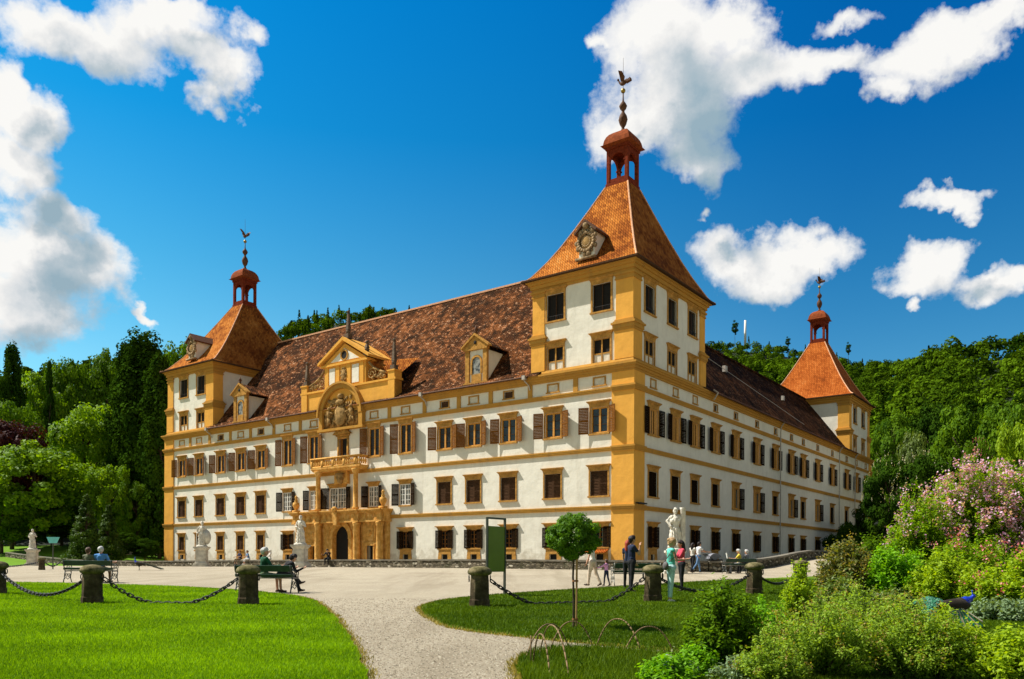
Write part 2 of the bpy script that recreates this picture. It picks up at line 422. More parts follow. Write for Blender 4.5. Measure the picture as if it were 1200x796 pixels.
        b=MB(); b.frustum(-w/2-.45,-w/2,-.06,.0,0,-w/2-.35,-w/2,-.06,0,h+.45); b.frustum(w/2,w/2+.45,-.06,.0,0,w/2,w/2+.35,-.06,.0,h+.45)
        b.box(-w/2,w/2,-.06,.0,h,h+.45)
        r=b.build('basement_window','window_stone',castle); pane_mesh(w,h,.15).build('pane','painted_dark_inside',r)
    PROTO[key]=r
    return r,True
def put_window(kind,side,u,z,w,h,plane=0.):
    "side A: along local x, side B: along local y; plane: how far inside the main wall plane"
    (openA if side=='A' else openB).append((u-w/2,u+w/2,z,z+h)) if plane==0. else None
    r,new=window_proto(kind,w,h)
    if side=='A': loc,rz=(u,plane,z),0.
    else: loc,rz=(-plane,u,z),math.pi/2
    if not new: r=copy_tree(r,castle)
    r.location=loc; r.rotation_euler=(0,0,rz)
    if kind in('noble','noble_shade','white','ajar','half'):
        for c_ in r.children:
            if c_.name.startswith('shutter'):
                j=abs(math.sin(u*12.7+z*3.1+c_.location.x*9)); c_.rotation_euler.z+=(-1 if c_.location.x>0 else 1)*math.radians({'ajar':4,'noble_shade':0,'half':0}.get(kind,9))*(j**2)
    return r
# --- facade A
for i,u in enumerate(AX):
    if i==7: pass
    elif i in (5,6,8,9): put_window('noble','A',u,10.45,1.55,2.85)
    else: put_window('noble','A',u,10.42,1.6,2.12)
    if i in (5,9): put_window('white','A',u,5.4,1.45,2.05)
    elif i in (6,8): put_window('white','A',u+(.1 if i==6 else 0),5.4,1.35,2.05)
    elif i==7: put_window('white','A',-34.45,5.4,2.5,2.15)
    else: put_window('closed','A',u,5.35,1.65,2.02)
    if i<5: put_window('closed','A',u,1.2,1.3,1.65)
    elif i in (5,9,10,11,12,13,14): put_window('ajar','A',u+.1,1.2,1.45,1.62)
    if i<6 or i>8: put_window('basement','A',u+.1,.08,.75,.55)
    if i!=7 and i not in(6,8):
        dark=i in (2,4,10,12); put_window('attic_dark' if dark else 'attic_white','A',u,14.3,.95,.58)
    elif i in (6,8): put_window('attic_white','A',u,14.3,.95,.58)
# --- facade B
for i,u in enumerate(BY):
    put_window('noble_shade','B',u,10.42,1.6,2.12)
    k={4:'half',5:'half',7:'half',9:'half'}.get(i,'closed_shade')
    put_window(k,'B',u,5.35,1.6,2.05)
    if i<12: put_window('ajar','B',u,1.2,1.4,1.65)
    if i<4: put_window('basement','B',u,.08,.75,.55)
    put_window('attic_white' if i in (0,1,2,12,13) else 'attic_dark','B',u,14.3,.8,.6)
# balcony door and gate openings
openA.append((CX-.6,CX+.6,10.0,12.6))
GX=-33.4
wa=wall_grid(-LX,0,ZB,ZE,openA)
wa.T=Matrix.Rotation(math.pi/2,4,'Z')
wb=wall_grid(0,LY,ZB,ZE,openB)
for v,f in ((wb.v,wb.f),):
    o=len(wa.v); wa.v+=[(-p[1],p[0],p[2]) for p in v]; wa.f+=[tuple(o+i for i in q) for q in f]; wa.mi+=[0]*len(f)
wa.T=None
# back and court walls
for (x0,y0,x1,y1) in ((-LX,0,-LX,LY),(-LX,LY,0,LY),(-LX+13,20,-12.6,20),(-12.6,20,-12.6,LY-12.6),(-12.6,LY-12.6,-LX+13,LY-12.6),(-LX+13,LY-12.6,-LX+13,20)):
    wa.add([(x0,y0,ZB),(x1,y1,ZB),(x1,y1,ZE),(x0,y0,ZE)],[(0,1,2,3)])
# inner screens so that no light leaks between the storeys
wa.box(-LX+.3,-.3,.6,19.9,ZE-.35,ZE-.3); wa.box(-12.5,-.3,20.1,LY-.3,ZE-.35,ZE-.3)
wa.build('wall','white_plaster',castle)
# ---- string courses, running round corner pilasters
def ring_band(b,z0,z1,out,steps=1):
    for i in range(steps):
        a=z0+(z1-z0)*i/steps; c=z0+(z1-z0)*(i+1)/steps; o=out*(.55+.45*(i+1)/steps)
        b.box(-LX-o,o,-o,.0,a,c-.001); b.box(.0,o,.001,LY+o,a,c-.001); b.box(-LX-o,-LX,.001,LY+o,a,c-.001)
PIL=((-LX,-LX+1.9),(-1.9,0))
for z0,z1,out,st in ((4.17,4.52,.17,3),(8.88,9.23,.17,3),(13.67,14.02,.20,3)):
    b=MB(); ring_band(b,z0,z1,out,st)
    for a,c in PIL:
        for i in range(3):
            o=(out+.13)*(.6+.4*(i+1)/3); zz0=z0-.04+(z1-z0+.08)*i/3; zz1=z0-.04+(z1-z0+.08)*(i+1)/3
            b.box(a-(o if a<-9 else -.0),c+(o if c>-9 else .08),-o,-.02,zz0,zz1-.001)
    for i in range(3):
        o=(out+.13)*(.6+.4*(i+1)/3); zz0=z0-.04+(z1-z0+.08)*i/3; zz1=z0-.04+(z1-z0+.08)*(i+1)/3
        b.box(.02,o-.002,.0,1.75,zz0,zz1-.001); b.box(.02,o-.002,LY-1.4,LY,zz0,zz1-.001)
    b.build('string_course','cornice_plaster',castle)
b=MB(); 
for i,(z0,z1,o) in enumerate(((15.13,15.3,.16),(15.3,15.5,.26),(15.5,15.66,.38),(15.66,15.8,.46))):
    b.box(-LX-o,o,-o,.0,z0,z1-.001); b.box(.0,o,.001,LY+o,z0,z1-.001); b.box(-LX-o,-LX,.001,LY+o,z0,z1-.001)
for x in [ (AX[i]+AX[i+1])/2 for i in range(14) if i not in (6,7)]: b.box(x-.22,x+.22,-.09,.0,14.02,15.13)
for y in [ (BY[i]+BY[i+1])/2 for i in range(13)][3:]: pass
b.build('cornice','cornice_plaster',castle)
# corner pilasters of the main storeys
b=MB(); b.box(-1.9,.12,-.12,.0,ZB,15.13); b.box(-.001,.12,-.001,1.7,ZB,15.129); b.build('corner_pilaster','ochre_plaster',castle)
b=MB(); b.box(-LX-.12,-LX+1.9,-.12,.0,ZB,15.13); b.box(-LX-.12,-LX,-.001,1.7,ZB,15.13); b.build('corner_pilaster','ochre_plaster',castle)
b=MB(); b.box(.0,.12,LY-1.35,LY+.1,ZB,15.13); b.build('corner_pilaster','ochre_plaster',castle)
# ---- main roofs
def roof_prof(b,x0,x1,y0,ye,zr,yr,mi=0,sag=.0):
    "gable roof with its eaves at y0 (front) and ye (back), broken at the foot"
    P=[(y0-.62,15.74),(y0+.6,16.55),(yr,zr),(2*yr-y0-.6,16.55),(ye+.5,15.74)]
    n=24
    for i in range(n):
        a=x0+(x1-x0)*i/n;c=x0+(x1-x0)*(i+1)/n
        for (ya,za),(yb,zb) in zip(P[:-1],P[1:]):
            b.add([(a,ya,za),(c,ya,za),(c,yb,zb),(a,yb,zb)],[(0,1,2,3)],mi)
    b.add([(x0,y,z) for y,z in P],[tuple(range(5))],mi); b.add([(x1,y,z) for y,z in P],[tuple(range(5))[::-1]],mi)
b=MB(); roof_prof(b,-57.6,-8.9,0,20,28.4,10)
ra=b.build('roof','old_roof_tiles',castle)
MB().box(-57.5,-9.,9.82,10.18,28.32,28.5).build('ridge','ridge_tile',ra)
bg=MB()
for x in (-50.1,-40.6,-24.2,-18.9,-14.2): bg.box(x-.16,x+.16,-.35,-.1,15.35,15.9)
# eaves gutter
g=MB(); g.tube((-57.4,-.68,15.72),(-37.2,-.68,15.72),.09,n=8); g.tube((-30.2,-.68,15.72),(-9.8,-.68,15.72),.09,n=8)
g.build('gutter','copper_dark',ra)
# B roof : made in the A frame then turned
b=MB(); b.T=Matrix.Rotation(math.pi/2,4,'Z'); roof_prof(b,13.6,66.5,0,12.6,24.0,6.3)
rb=b.build('roof','shade_painted_roof_tiles',castle)
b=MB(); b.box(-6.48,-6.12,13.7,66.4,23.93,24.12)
b.build('ridge','shade_painted_roof_tiles',rb)
b=MB(); b.tube((.68,14.3,15.72),(.68,66,15.72),.09); b.build('gutter','copper_dark',rb)
# lightning wire down the slope of the shaded roof and skylights
b=MB(); b.tube((-5.2,15.,23.1),(-.2,44.,16.9),.03,n=5); b.build('lightning_wire','lead_pipe',rb)
b=MB(); b.box(-3.75,-3.4,27.0,27.6,20.6,21.25); b.build('skylight','lead_pipe',rb)
b=MB(); b.box(-3.7,-3.4,46.0,46.5,20.6,21.15); b.build('skylight','lead_pipe',rb)
for sx,sz in ((-48.0,20.6),(-41.4,22.9),(-20.3,26.6)):
    yy=.6+(sz-16.55)/(28.4-16.55)*9.4
    b=MB(); b.add([(sx-.35,yy-.02,sz-.35+.1),(sx+.35,yy-.02,sz-.35+.1),(sx+.35,yy+.42,sz+.35+.1),(sx-.35,yy+.42,sz+.35+.1),(sx-.35,yy+.1,sz-.5),(sx+.35,yy+.1,sz-.5),(sx+.35,yy+.6,sz+.2),(sx-.35,yy+.6,sz+.2)],[(0,1,2,3),(4,5,1,0),(1,5,6,2),(3,2,6,7),(0,3,7,4)])
    b.build('skylight','white_paint',ra)
# other wings
b=MB(); b.T=Matrix.Rotation(math.pi/2,4,'Z'); roof_prof(b,15.,66.,LX-13,LX,24.,LX-6.3); b.build('roof','old_roof_tiles',castle)
b=MB(); roof_prof(b,-LX+5,-10,LY-12.6,LY,24.,LY-6.3); b.build('roof','old_roof_tiles',castle)
# chimneys behind the ridge
for x,y,zz in ((-11.2,12.0,29.7),(-30.8,13.5,28.9)):
    b=MB(); b.box(x-.7,x+.7,y-.5,y+.5,24,zz); c=b.build('chimney','white_plaster',ra)
    MB().prism([(x-1,zz),(x+1,zz),(x,zz+.75)],y-.8,y+.8,'y').build('chimney_cap','old_roof_tiles',ra)
# ---- downpipes
for y,zt in ((34.,15.9),(58.0,15.9),(66.2,15.9)):
    b=MB(); b.path([(.7,y,15.7),(.35,y,15.2),(.28,y,14.6),(.28,y,ZB)],.07,8); b.build('downpipe','lead_pipe',castle)
b=MB(); b.path([(.5,14.6,16.0),(.9,14.7,15.7),(.45,14.8,15.1)],.07); b.build('downpipe','lead_pipe',castle)
for x in (-57.1,-10.1,-22.1,-45.3):
    b=MB(); b.path([(x,-.72,15.7),(x,-.75,15.45),(x+.15,-.3,15.1),(x+.15,-.1,14.7)],.06); b.box(x-.15,x+.15,-.9,-.6,15.5,15.85); b.build('downspout','lead_pipe',castle)
# ---- towers
def finial(parent,cx,cy,zb):
    b=MB()
    b.lathe((cx,cy,zb),[(.40,0),(.17,.25),(.12,.45),(.30,.75),(.41,1.15),(.33,1.5),(.15,1.8),(.12,1.95),(.28,2.15),(.36,2.38),(.24,2.6),(.10,2.8),(.06,3.0),(.05,3.6)],14)
    f=b.build('finial','copper_dark',parent,True)
    MB().ball((cx,cy,zb+3.75),.21,8).build('ball','gold_ball',f,True)
    b=MB(); z=zb+4.3
    b.ball((cx,cy,z+.15),.2,6,sc=(1.7,.8,1.1)); b.tube((cx-.3,cy,z+.2),(cx-.5,cy,z+.55),.09,.05); b.ball((cx-.52,cy,z+.6),.1,5)
    for s in (-1,1):
        b.add([(cx+.1,cy+s*.05,z+.3),(cx-.2,cy+s*.05,z+.35),(cx-.1,cy+s*.75,z+.95),(cx+.25,cy+s*.7,z+.8),(cx+.35,cy+s*.35,z+.45),(cx+.1,cy+s*.05,z+.24),(cx-.2,cy+s*.05,z+.29),(cx-.1,cy+s*.75,z+.91),(cx+.25,cy+s*.7,z+.76),(cx+.35,cy+s*.35,z+.4)],
              [(0,1,2,3,4),(9,8,7,6,5)]+[(i,5+i,5+(i+1)%5,(i+1)%5) for i in range(5)])
    b.prism([(cx+.25,z+.2),(cx+.75,z+.38),(cx+.8,z+.15),(cx+.3,z+.05)],cy-.15,cy+.15,'y')
    b.tube((cx,cy,zb+3.9),(cx,cy,z+2.4),.025,.012,5)
    b.build('eagle','copper_dark',f)
def lantern(parent,cx,cy,zb,s=1.06):
    b=MB(); p=.3; H=3.5
    b.box(cx-s-.06,cx+s+.06,cy-s-.06,cy+s+.06,zb-.3,zb+.25)
    for sx in (-1,1):
        for sy in (-1,1):
            b.box(cx+sx*s,cx+sx*(s-p),cy+sy*s,cy+sy*(s-p),zb+.25,zb+H-.25)
    # arched panels on the four sides
    r=s-p; zc=zb+2.1
    for k in range(4):
        T=Matrix.Translation((cx,cy,0))@Matrix.Rotation(k*math.pi/2,4,'Z'); b.T=T
        n=12; pts=[(r*.97*math.cos(math.pi*i/n),zc+r*.97*math.sin(math.pi*i/n)) for i in range(n+1)]
        for i in range(n):
            (x0,z0),(x1,z1)=pts[i],pts[i+1]
            b.add([(x0,-s+.02,z0),(x0,-s+.02,zb+H-.25),(x1,-s+.02,zb+H-.25),(x1,-s+.02,z1),(x0,-s+.22,z0),(x0,-s+.22,zb+H-.25),(x1,-s+.22,zb+H-.25),(x1,-s+.22,z1)],
                  [(0,1,2,3),(7,6,5,4),(0,3,7,4),(1,5,6,2)])
        b.box(-r,r,-s+.04,-s+.16,zb+.25,zb+.62)
        b.box(-r-.02,-r+.1,-s-.03,-s+.1,zc-.1,zc+.02); b.box(r-.1,r+.02,-s-.03,-s+.1,zc-.1,zc+.02)
        b.T=None
    b.box(cx-s-.08,cx+s+.08,cy-s-.08,cy+s+.08,zb+H-.25,zb+H)
    l=b.build('lantern','red_wood',parent)
    b=MB(); z=zb+H
    b.frustum(cx-s-.1,cx+s+.1,cy-s-.1,cy+s+.1,z,cx-s-.42,cx+s+.42,cy-s-.42,cy+s+.42,z+.12)
    rq=[(1.44,.12),(1.30,.22),(1.27,.42),(1.22,.66),(1.10,.95),(.92,1.2),(.66,1.4),(.42,1.5),(.3,1.56)]
    # square bell cap: sides bulge outward
    pr=[(-1)]; prev=None
    lv=[]
    for r_,h in rq: lv.append([(cx+sx*r_,cy+sy*r_,z+h) for sx,sy in ((-1,-1),(1,-1),(1,1),(-1,1))])
    for a,c in zip(lv[:-1],lv[1:]):
        b.add(a+c,[(i,(i+1)%4,4+(i+1)%4,4+i) for i in range(4)])
    b.add(lv[-1],[(0,1,2,3)])
    b.build('lantern_cap','copper_red',l)
    finial(parent,cx,cy,z+1.5)
simple('copper_red',(.22,.055,.018),.9,.35,3,spec=.05)
def tower(name,x0,x1,y0,y1,faces,tiles_='new_roof_tiles'):
    r=MB()
    st=.22   # upper storeys set back
    ops={'A':[],'B':[],'C':[]}
    z0,z1=15.8,23.95
    # walls with openings
    wins=faces
    opA=[(u-w/2,u+w/2,z,z+h) for s,u,z,w,h in wins if s=='A']; opB=[(u-w/2,u+w/2,z,z+h) for s,u,z,w,h in wins if s=='B']
    a=wall_grid(x0+st,x1-st,z0,z1,opA)
    T=MB()
    T.v=[(p[0],p[1]+y0+st,p[2]) for p in a.v]; T.f=list(a.f); T.mi=[0]*len(a.f)
    c=wall_grid(y0+st,y1-st,z0,z1,opB); o=len(T.v)
    T.v+=[(x1-st-p[1],p[0],p[2]) for p in c.v]; T.f+=[tuple(o+i for i in q) for q in c.f]; T.mi+=[0]*len(c.f)
    T.add([(x0+st,y0+st,z0),(x0+st,y1-st,z0),(x0+st,y1-st,z1),(x0+st,y0+st,z1)],[(3,2,1,0)])
    T.add([(x0+st,y1-st,z0),(x1-st,y1-st,z0),(x1-st,y1-st,z1),(x0+st,y1-st,z1)],[(3,2,1,0)])
    T.box(x0+st+.3,x1-st-.3,y0+st+.3,y1-st-.3,19.4,19.45)
    tw=T.build('tower','white_plaster',castle)
    # plinth
    b=MB(); b.box(x0-.05,x1+.05,y0-.05,y1+.05,15.8,15.98); b.frustum(x0,x1,y0,y1,15.98,x0+.1,x1-.1,y0+.1,y1-.1,16.2)
    b.build('plinth','cornice_plaster',tw)
    # corner pilasters two tiers
    for (px0,px1,py0,py1,sx,sy) in ((x0,x0+1.5,y0,y0+1.4,-1,-1),(x1-1.85,x1,y0,y0+1.6,1,-1),(x1-1.5,x1,y1-1.35,y1,1,1),(x0,x0+1.4,y1-1.4,y1,-1,1)):
        b=MB(); cb=MB(); b.box(px0+.06,px1-.06,py0+.06,py1-.06,16.2,18.45); b.box(px0+.14,px1-.14,py0+.14,py1-.14,19.3,23.05)
        for i,(a_,c_,o_) in enumerate(((18.45,18.62,.0),(18.62,18.95,.06),(18.95,19.1,.16),(19.1,19.22,.04),(19.22,19.34,-.05))):
            cb.box(px0-o_,px1+o_,py0-o_,py1+o_,a_,c_)
        cb.build('pilaster_capital','cornice_plaster',tw); cb=MB(); b.box(px0+.1,px1-.1,py0+.1,py1-.1,18.4,19.4)
        for i,(a_,c_,o_) in enumerate(((22.55,22.66,-.06),(22.66,22.9,-.1),(22.9,23.08,.0))):
            cb.box(px0-o_,px1+o_,py0-o_,py1+o_,a_,c_)
        b.build('pilaster','ochre_plaster',tw); cb.build('pilaster_capital','cornice_plaster',tw)
    b=MB()
    for a_,c_,o_ in ((23.08,23.3,-.1),(23.3,23.6,.02),(23.6,23.8,.16),(23.8,24.0,.32)):
        b.box(x0-o_,x1+o_,y0-o_,y1+o_,a_,c_-.001)
    b.build('cornice','cornice_plaster',tw)
    # roof
    cx=(x0+x1)/2; cy=(y0+y1)/2; ov=.55
    prof=[(0,0),(.055,.012),(.11,.045),(.2,.12),(.311,.217),(.457,.362),(.63,.556),(.8,.755),(1,1)]
    b=MB(); zt=33.35; ze=24.03; s=1.12; lv=[]
    for f,h in prof:
        X0=x0-ov+(cx-s-x0+ov)*f; X1=x1+ov+(cx+s-x1-ov)*f; Y0=y0-ov+(cy-s-y0+ov)*f; Y1=y1+ov+(cy+s-y1-ov)*f
        lv.append([(X0,Y0,ze+(zt-ze)*h),(X1,Y0,ze+(zt-ze)*h),(X1,Y1,ze+(zt-ze)*h),(X0,Y1,ze+(zt-ze)*h)])
    for a,c in zip(lv[:-1],lv[1:]): b.add(a+c,[(i,(i+1)%4,4+(i+1)%4,4+i) for i in range(4)])
    b.add(lv[-1],[(0,1,2,3)]); b.add(lv[0],[(3,2,1,0)])
    rf=b.build('tower_roof',tiles_,castle)
    for k in range(4): MB().path([lv[i][k] for i in range(len(lv))],.075,6).build('hip_tiles','ridge_tile',rf)
    b=MB(); b.box(x0-ov-.06,x1+ov+.06,y0-ov-.06,y1+ov+.06,ze-.14,ze-.012); b.build('eaves_board','dark_wood',rf)
    lantern(rf,cx,cy,zt)
    return rf,tw,(cx,cy)
def TW(side,us,plane):
    out=[]
    for u in us:
        put_window('tower_lower',side,u,16.15,1.62,2.0,plane); out.append((side,u,16.15,1.62,2.0))
        put_window('tower_upper',side,u,20.35,1.7,2.25,plane); out.append((side,u,20.35,1.7,2.25))
    return out
t1=tower('t',-10.,0.,0.,14.2,TW('A',(-7.55,-3.05),.22)+TW('B',(3.1,7.3,11.4),.22),'weathered_roof_tiles')
t2=tower('t',-LX,-LX+10.3,0.,16.,TW('A',(-63.5,-59.75),.22),'weathered_roof_tiles')
# third tower, far end of the shaded side
t3=tower('t',-12.1,0.,LY-12.1,LY,TW('B',(LY-8.6,LY-3.9),.22))
t4=tower('t',-LX,-LX+10.3,LY-12.1,LY,[])
# cartouche dormers on the roofs of the two front towers
for (rf,tw,(cx,cy)),dx in ((t1,.3),(t2,-.2)):
    x=cx+dx; zc=26.45; y=.55
    b=MB(); b.prism([(x-.75,25.1),(x+.75,25.1),(x+.75,27.2),(x+.35,27.75),(x-.35,27.75),(x-.75,27.2)],y,y+3.5,'y'); d=b.build('dormer','white_plaster',rf)
    b=MB(); b.arc(x,zc,.62,.86,0,2*math.pi,y-.22,y,20); b.arc(x,zc,.35,.44,0,2*math.pi,y-.16,y,16)
    for k in range(14):
        a=2*math.pi*k/14; b.ball((x+.86*math.cos(a)*(1+.12*(k%2)),y-.08,zc+1.02*math.sin(a)),.12+.06*(k%3),5,sc=(1,.6,1.2))
    b.ball((x,y-.15,zc+1.3),.3,6); b.box(x-.95,x+.95,y-.3,y,24.95,25.15)
    b.build('cartouche','carved_stone',d,True)
    MB().lathe((x,y-.05,zc),[(.001,-.6),(.5,-.4),(.6,0),(.5,.4),(.001,.6)],14,sy=.22).build('cartouche_field','relief_stone',d,True)
    b=MB(); b.prism([(x-1.1,27.25),(x,28.25),(x+1.1,27.25),(x+1.0,27.1),(x,28.05),(x-1.0,27.1)],y-.35,y+3.6,'y'); b.build('dormer_roof','copper_dark',d)
# ---- small pedimented dormers on the long roof
for x in (-51.4,-16.0):
    y=-.05; b=MB(); b.box(x-1.05,x+1.05,y+.15,y+3.6,16.0,19.1); d=b.build('dormer','white_plaster',castle)
    b=MB(); b.box(x-1.25,x-.8,y,y+.3,16.2,19.1); b.box(x+.8,x+1.25,y,y+.3,16.2,19.1); b.box(x-1.35,x+1.35,y-.12,y+.3,19.1,19.25); b.box(x-1.4,x+1.4,y-.1,y+.35,16.0,16.2)
    b.box(x-.55,x+.55,y+.05,y+.2,16.2,16.9)
    b.prism([(x-1.45,19.25),(x+1.45,19.25),(x+1.45,19.37),(x,20.35),(x-1.45,19.37)],y-.1,y+.2,'y')
    b.prism([(x-1.6,19.26),(x,20.38),(x+1.6,19.26),(x+1.6,19.42),(x,20.6),(x-1.6,19.42)],y-.25,y+.3,'y')
    b.arc(x,18.0,.48,.66,0,math.pi,y+.03,y+.2,10); b.box(x-.66,x-.48,y+.03,y+.2,16.95,18.0); b.box(x+.48,x+.66,y+.03,y+.2,16.95,18.0)
    b.build('dormer_front','window_stone',d)
    b=MB(); b.arc(x,18.0,.001,.46,0,math.pi,y+.11,y+.14,10); b.box(x-.46,x+.46,y+.11,y+.14,17.0,18.0); b.build('pane','curtained_glass',d)
    b=MB(); b.ball((x,y-.13,19.75),.17,6,sc=(1,.3,1)); b.build('oculus','painted_dark_inside',d)
    b=MB(); b.prism([(x-1.62,19.2),(x,20.3),(x+1.62,19.2),(x+1.62,19.3),(x,20.52),(x-1.62,19.3)],y+.3,y+3.9,'y'); b.build('dormer_roof','old_roof_tiles',d)
    b=MB(); b.lathe((x,y,20.55),[(.16,0),(.08,.15),(.2,.35),(.1,.55),(.04,.75)],8); b.build('finial','copper_dark',d,True)
# ---- central frontispiece
b=MB(); y=-.22
b.box(-40.,-26.,y,y+.9,15.8,17.75); b.box(-40.15,-25.85,y-.14,y+.95,17.75,17.95)
for x in (-40.,-26.9): b.box(x,x+.9,y-.12,y+.9,15.8,18.6); b.box(x-.08,x+.98,y-.2,y+.95,18.6,18.72)
b.box(-36.3,-30.2,y+.02,y+3.5,17.95,20.2)
for x in (-36.3,-33.95+1.05,-34.6,-31.0): b.box(x,x+.55,y-.06,y+.05,17.95,20.2)
b.box(-36.75,-29.75,y-.2,y+3.5,20.2,20.42)
b.prism([(-36.6,20.42),(-29.9,20.42),(-33.25,22.35)],y-.02,y+2.5,'y')
b.prism([(-37.1,20.42),(-33.25,22.62),(-29.4,20.42),(-29.4,20.68),(-33.25,22.98),(-37.1,20.68)],y-.38,y+3,'y')
gab=b.build('gable','ochre_plaster',castle)
b=MB(); b.box(-35.6,-34.75,y-.03,y+.1,18.15,20.0); b.box(-32.15,-31.15,y-.03,y+.1,18.15,20.0); b.prism([(-35.4,20.6),(-31.1,20.6),(-33.25,21.85)],y-.06,y,'y'); b.build('gable_panel','white_plaster',gab)
b=MB(); b.arc(-33.25,21.15,.42,.58,0,2*math.pi,y-.14,y,18); b.build('oculus_frame','window_stone',gab)
b=MB(); b.arc(-33.25,21.15,.001,.42,0,2*math.pi,y-.09,y,14); b.build('oculus','painted_dark_inside',gab)
b=MB(); b.lathe((-33.4,y-.03,19.1),[(.05,-.75),(.33,-.6),(.4,0),(.36,.5),(.05,.78)],12,sy=.35)
for k in range(10):
    a=2*math.pi*k/10; b.ball((-33.4+.42*math.cos(a),y-.05,19.1+.72*math.sin(a)),.12,5)
b.build('cartouche','relief_stone',gab,True)
b=MB(); b.prism([(-36.9,20.25),(-33.25,22.55),(-29.6,20.25),(-29.6,20.4),(-33.25,22.75),(-36.9,20.4)],y+.9,y+9,'y'); b.build('gable_roof','weathered_roof_tiles',gab)
b=MB()  # small lean-to roof at the right of the gable
b.add([(-30.1,y+.9,20.2),(-26.2,y+.9,18.5),(-26.2,y+3.6,20.6),(-30.1,y+3.6,20.9),(-30.1,y+.9,18.2),(-26.2,y+.9,18.2)],[(0,1,2,3),(0,4,5,1)]); b.build('side_roof','weathered_roof_tiles',gab)
def obelisk(x,yy,z,h):
    b=MB(); b.box(x-.28,x+.28,yy-.28,yy+.28,z,z+.5); b.ball((x,yy,z+.72),.26,6); b.frustum(x-.2,x+.2,yy-.2,yy+.2,z+.9,x-.09,x+.09,yy-.09,yy+.09,z+h-.3)
    b.ball((x,yy,z+h-.12),.17,6); b.build('obelisk','obelisk_stone',gab)
simple('obelisk_stone',(.12,.085,.055),.9,.5,4,.6,.04)
obelisk(-39.55,y+.3,18.72,2.6); obelisk(-26.45,y+.3,18.72,3.1); obelisk(-30.3,y+.3,20.6,1.6); obelisk(-33.2,y+.4,22.9,2.9)
def scroll(b,x,z,r,dirn,y):
    pts=[]
    for i in range(26):
        a=i*.42; rr=r*(1-i/30); pts.append((x+dirn*rr*math.cos(a),y,z+rr*math.sin(a)))
    b.path(pts,.07,6)
for s,xc in ((-1,-37.0),(1,-29.5)):
    b=MB()
    scroll(b,xc,18.75,.62,s,y+.2); scroll(b,xc+s*1.35,18.45,.42,-s,y+.2); b.path([(xc-s*.4,y+.2,20.0),(xc+s*.2,y+.2,19.4),(xc+s*1.2,y+.2,18.9),(xc+s*2.1,y+.2,18.6)],.12,6)
    for k in range(5): b.ball((xc+s*(.2+k*.4),y+.2,18.3+.2*(k%2)),.2,5)
    b.build('scrollwork','relief_stone',gab,True)
# arch with the coat of arms breaking the eaves
b=MB(); b.arc(CX,15.0,2.75,3.2,0,math.pi,y-.35,y+.2,24); b.arc(CX,15.0,3.2,3.4,0,math.pi,y-.55,y+.2,24)
b.box(CX-3.3,CX-2.75,y-.3,y+.2,13.7,15.0); b.box(CX+2.75,CX+3.3,y-.3,y+.2,13.7,15.0); b.box(CX-3.45,CX+3.45,y-.38,y+.2,13.45,13.7)
b.build('arch','cornice_plaster',castle)
b=MB(); rr=random.Random(3)
b.box(CX-2.8,CX+2.8,y+.0,y+.15,13.7,15.6); b.arc(CX,15.0,.001,2.76,0,math.pi,y+.001,y+.149,18)
b.lathe((CX,y-.2,15.1),[(.1,-1.25),(.6,-1.0),(.85,-.2),(.8,.5),(.5,.8),(.1,.9)],16,sy=.35)
b.ball((CX,y-.3,16.3),.45,8,sc=(1.3,.7,.7)); b.ball((CX,y-.25,16.9),.3,7)
for s in (-1,1):   # supporting figures
    x=CX+s*1.65; b.ball((x,y-.3,15.75),.2,7); b.tube((x,y-.25,15.5),(x+s*.1,y-.25,14.8),.28,.2); b.tube((x+s*.1,y-.25,14.8),(x-s*.15,y-.3,14.2),.2,.12); b.tube((x+s*.15,y-.2,14.8),(x+s*.3,y-.2,14.0),.18,.1)
    b.tube((x,y-.3,15.4),(x-s*.7,y-.4,15.2),.1,.08)
for k in range(130):
    a=rr.uniform(0,math.pi); q=rr.uniform(.7,2.6); x=CX+q*math.cos(a); z=14.1+abs(q*math.sin(a))*1.25 if k%2 else rr.uniform(13.9,16.8)
    if (x-CX)**2+max(0,z-15)**2<2.6**2: b.ball((x,y-.08,z),rr.uniform(.07,.2),4,sc=(1,.8,1.3))
b.build('coat_of_arms','relief_stone',castle,True)
# balcony door
b=MB(); z=10.0
b.box(CX-.85,CX-.6,-.1,.01,z,12.6); b.box(CX+.6,CX+.85,-.1,.01,z,12.6); b.box(CX-.85,CX+.85,-.102,.01,12.6,12.85)
b.box(CX-1.0,CX+1.0,-.2,0,12.85,13.05); b.prism([(CX-1.35,13.05),(CX+1.35,13.05),(CX+.5,13.6),(CX,13.45),(CX-.5,13.6)],-.35,0,'y')
for k in range(7): b.ball((CX-.5+k*.17,-.25,13.45+.16*math.sin(k)),.17,5)
d=b.build('balcony_door','window_stone',castle,True)
MB().box(CX-.6,CX+.6,.12,.16,z,12.6).build('pane','painted_dark_inside',d); MB().box(CX-.6,CX-.2,.06,.11,z,12.6).build('door_leaf','brown_wood',d)
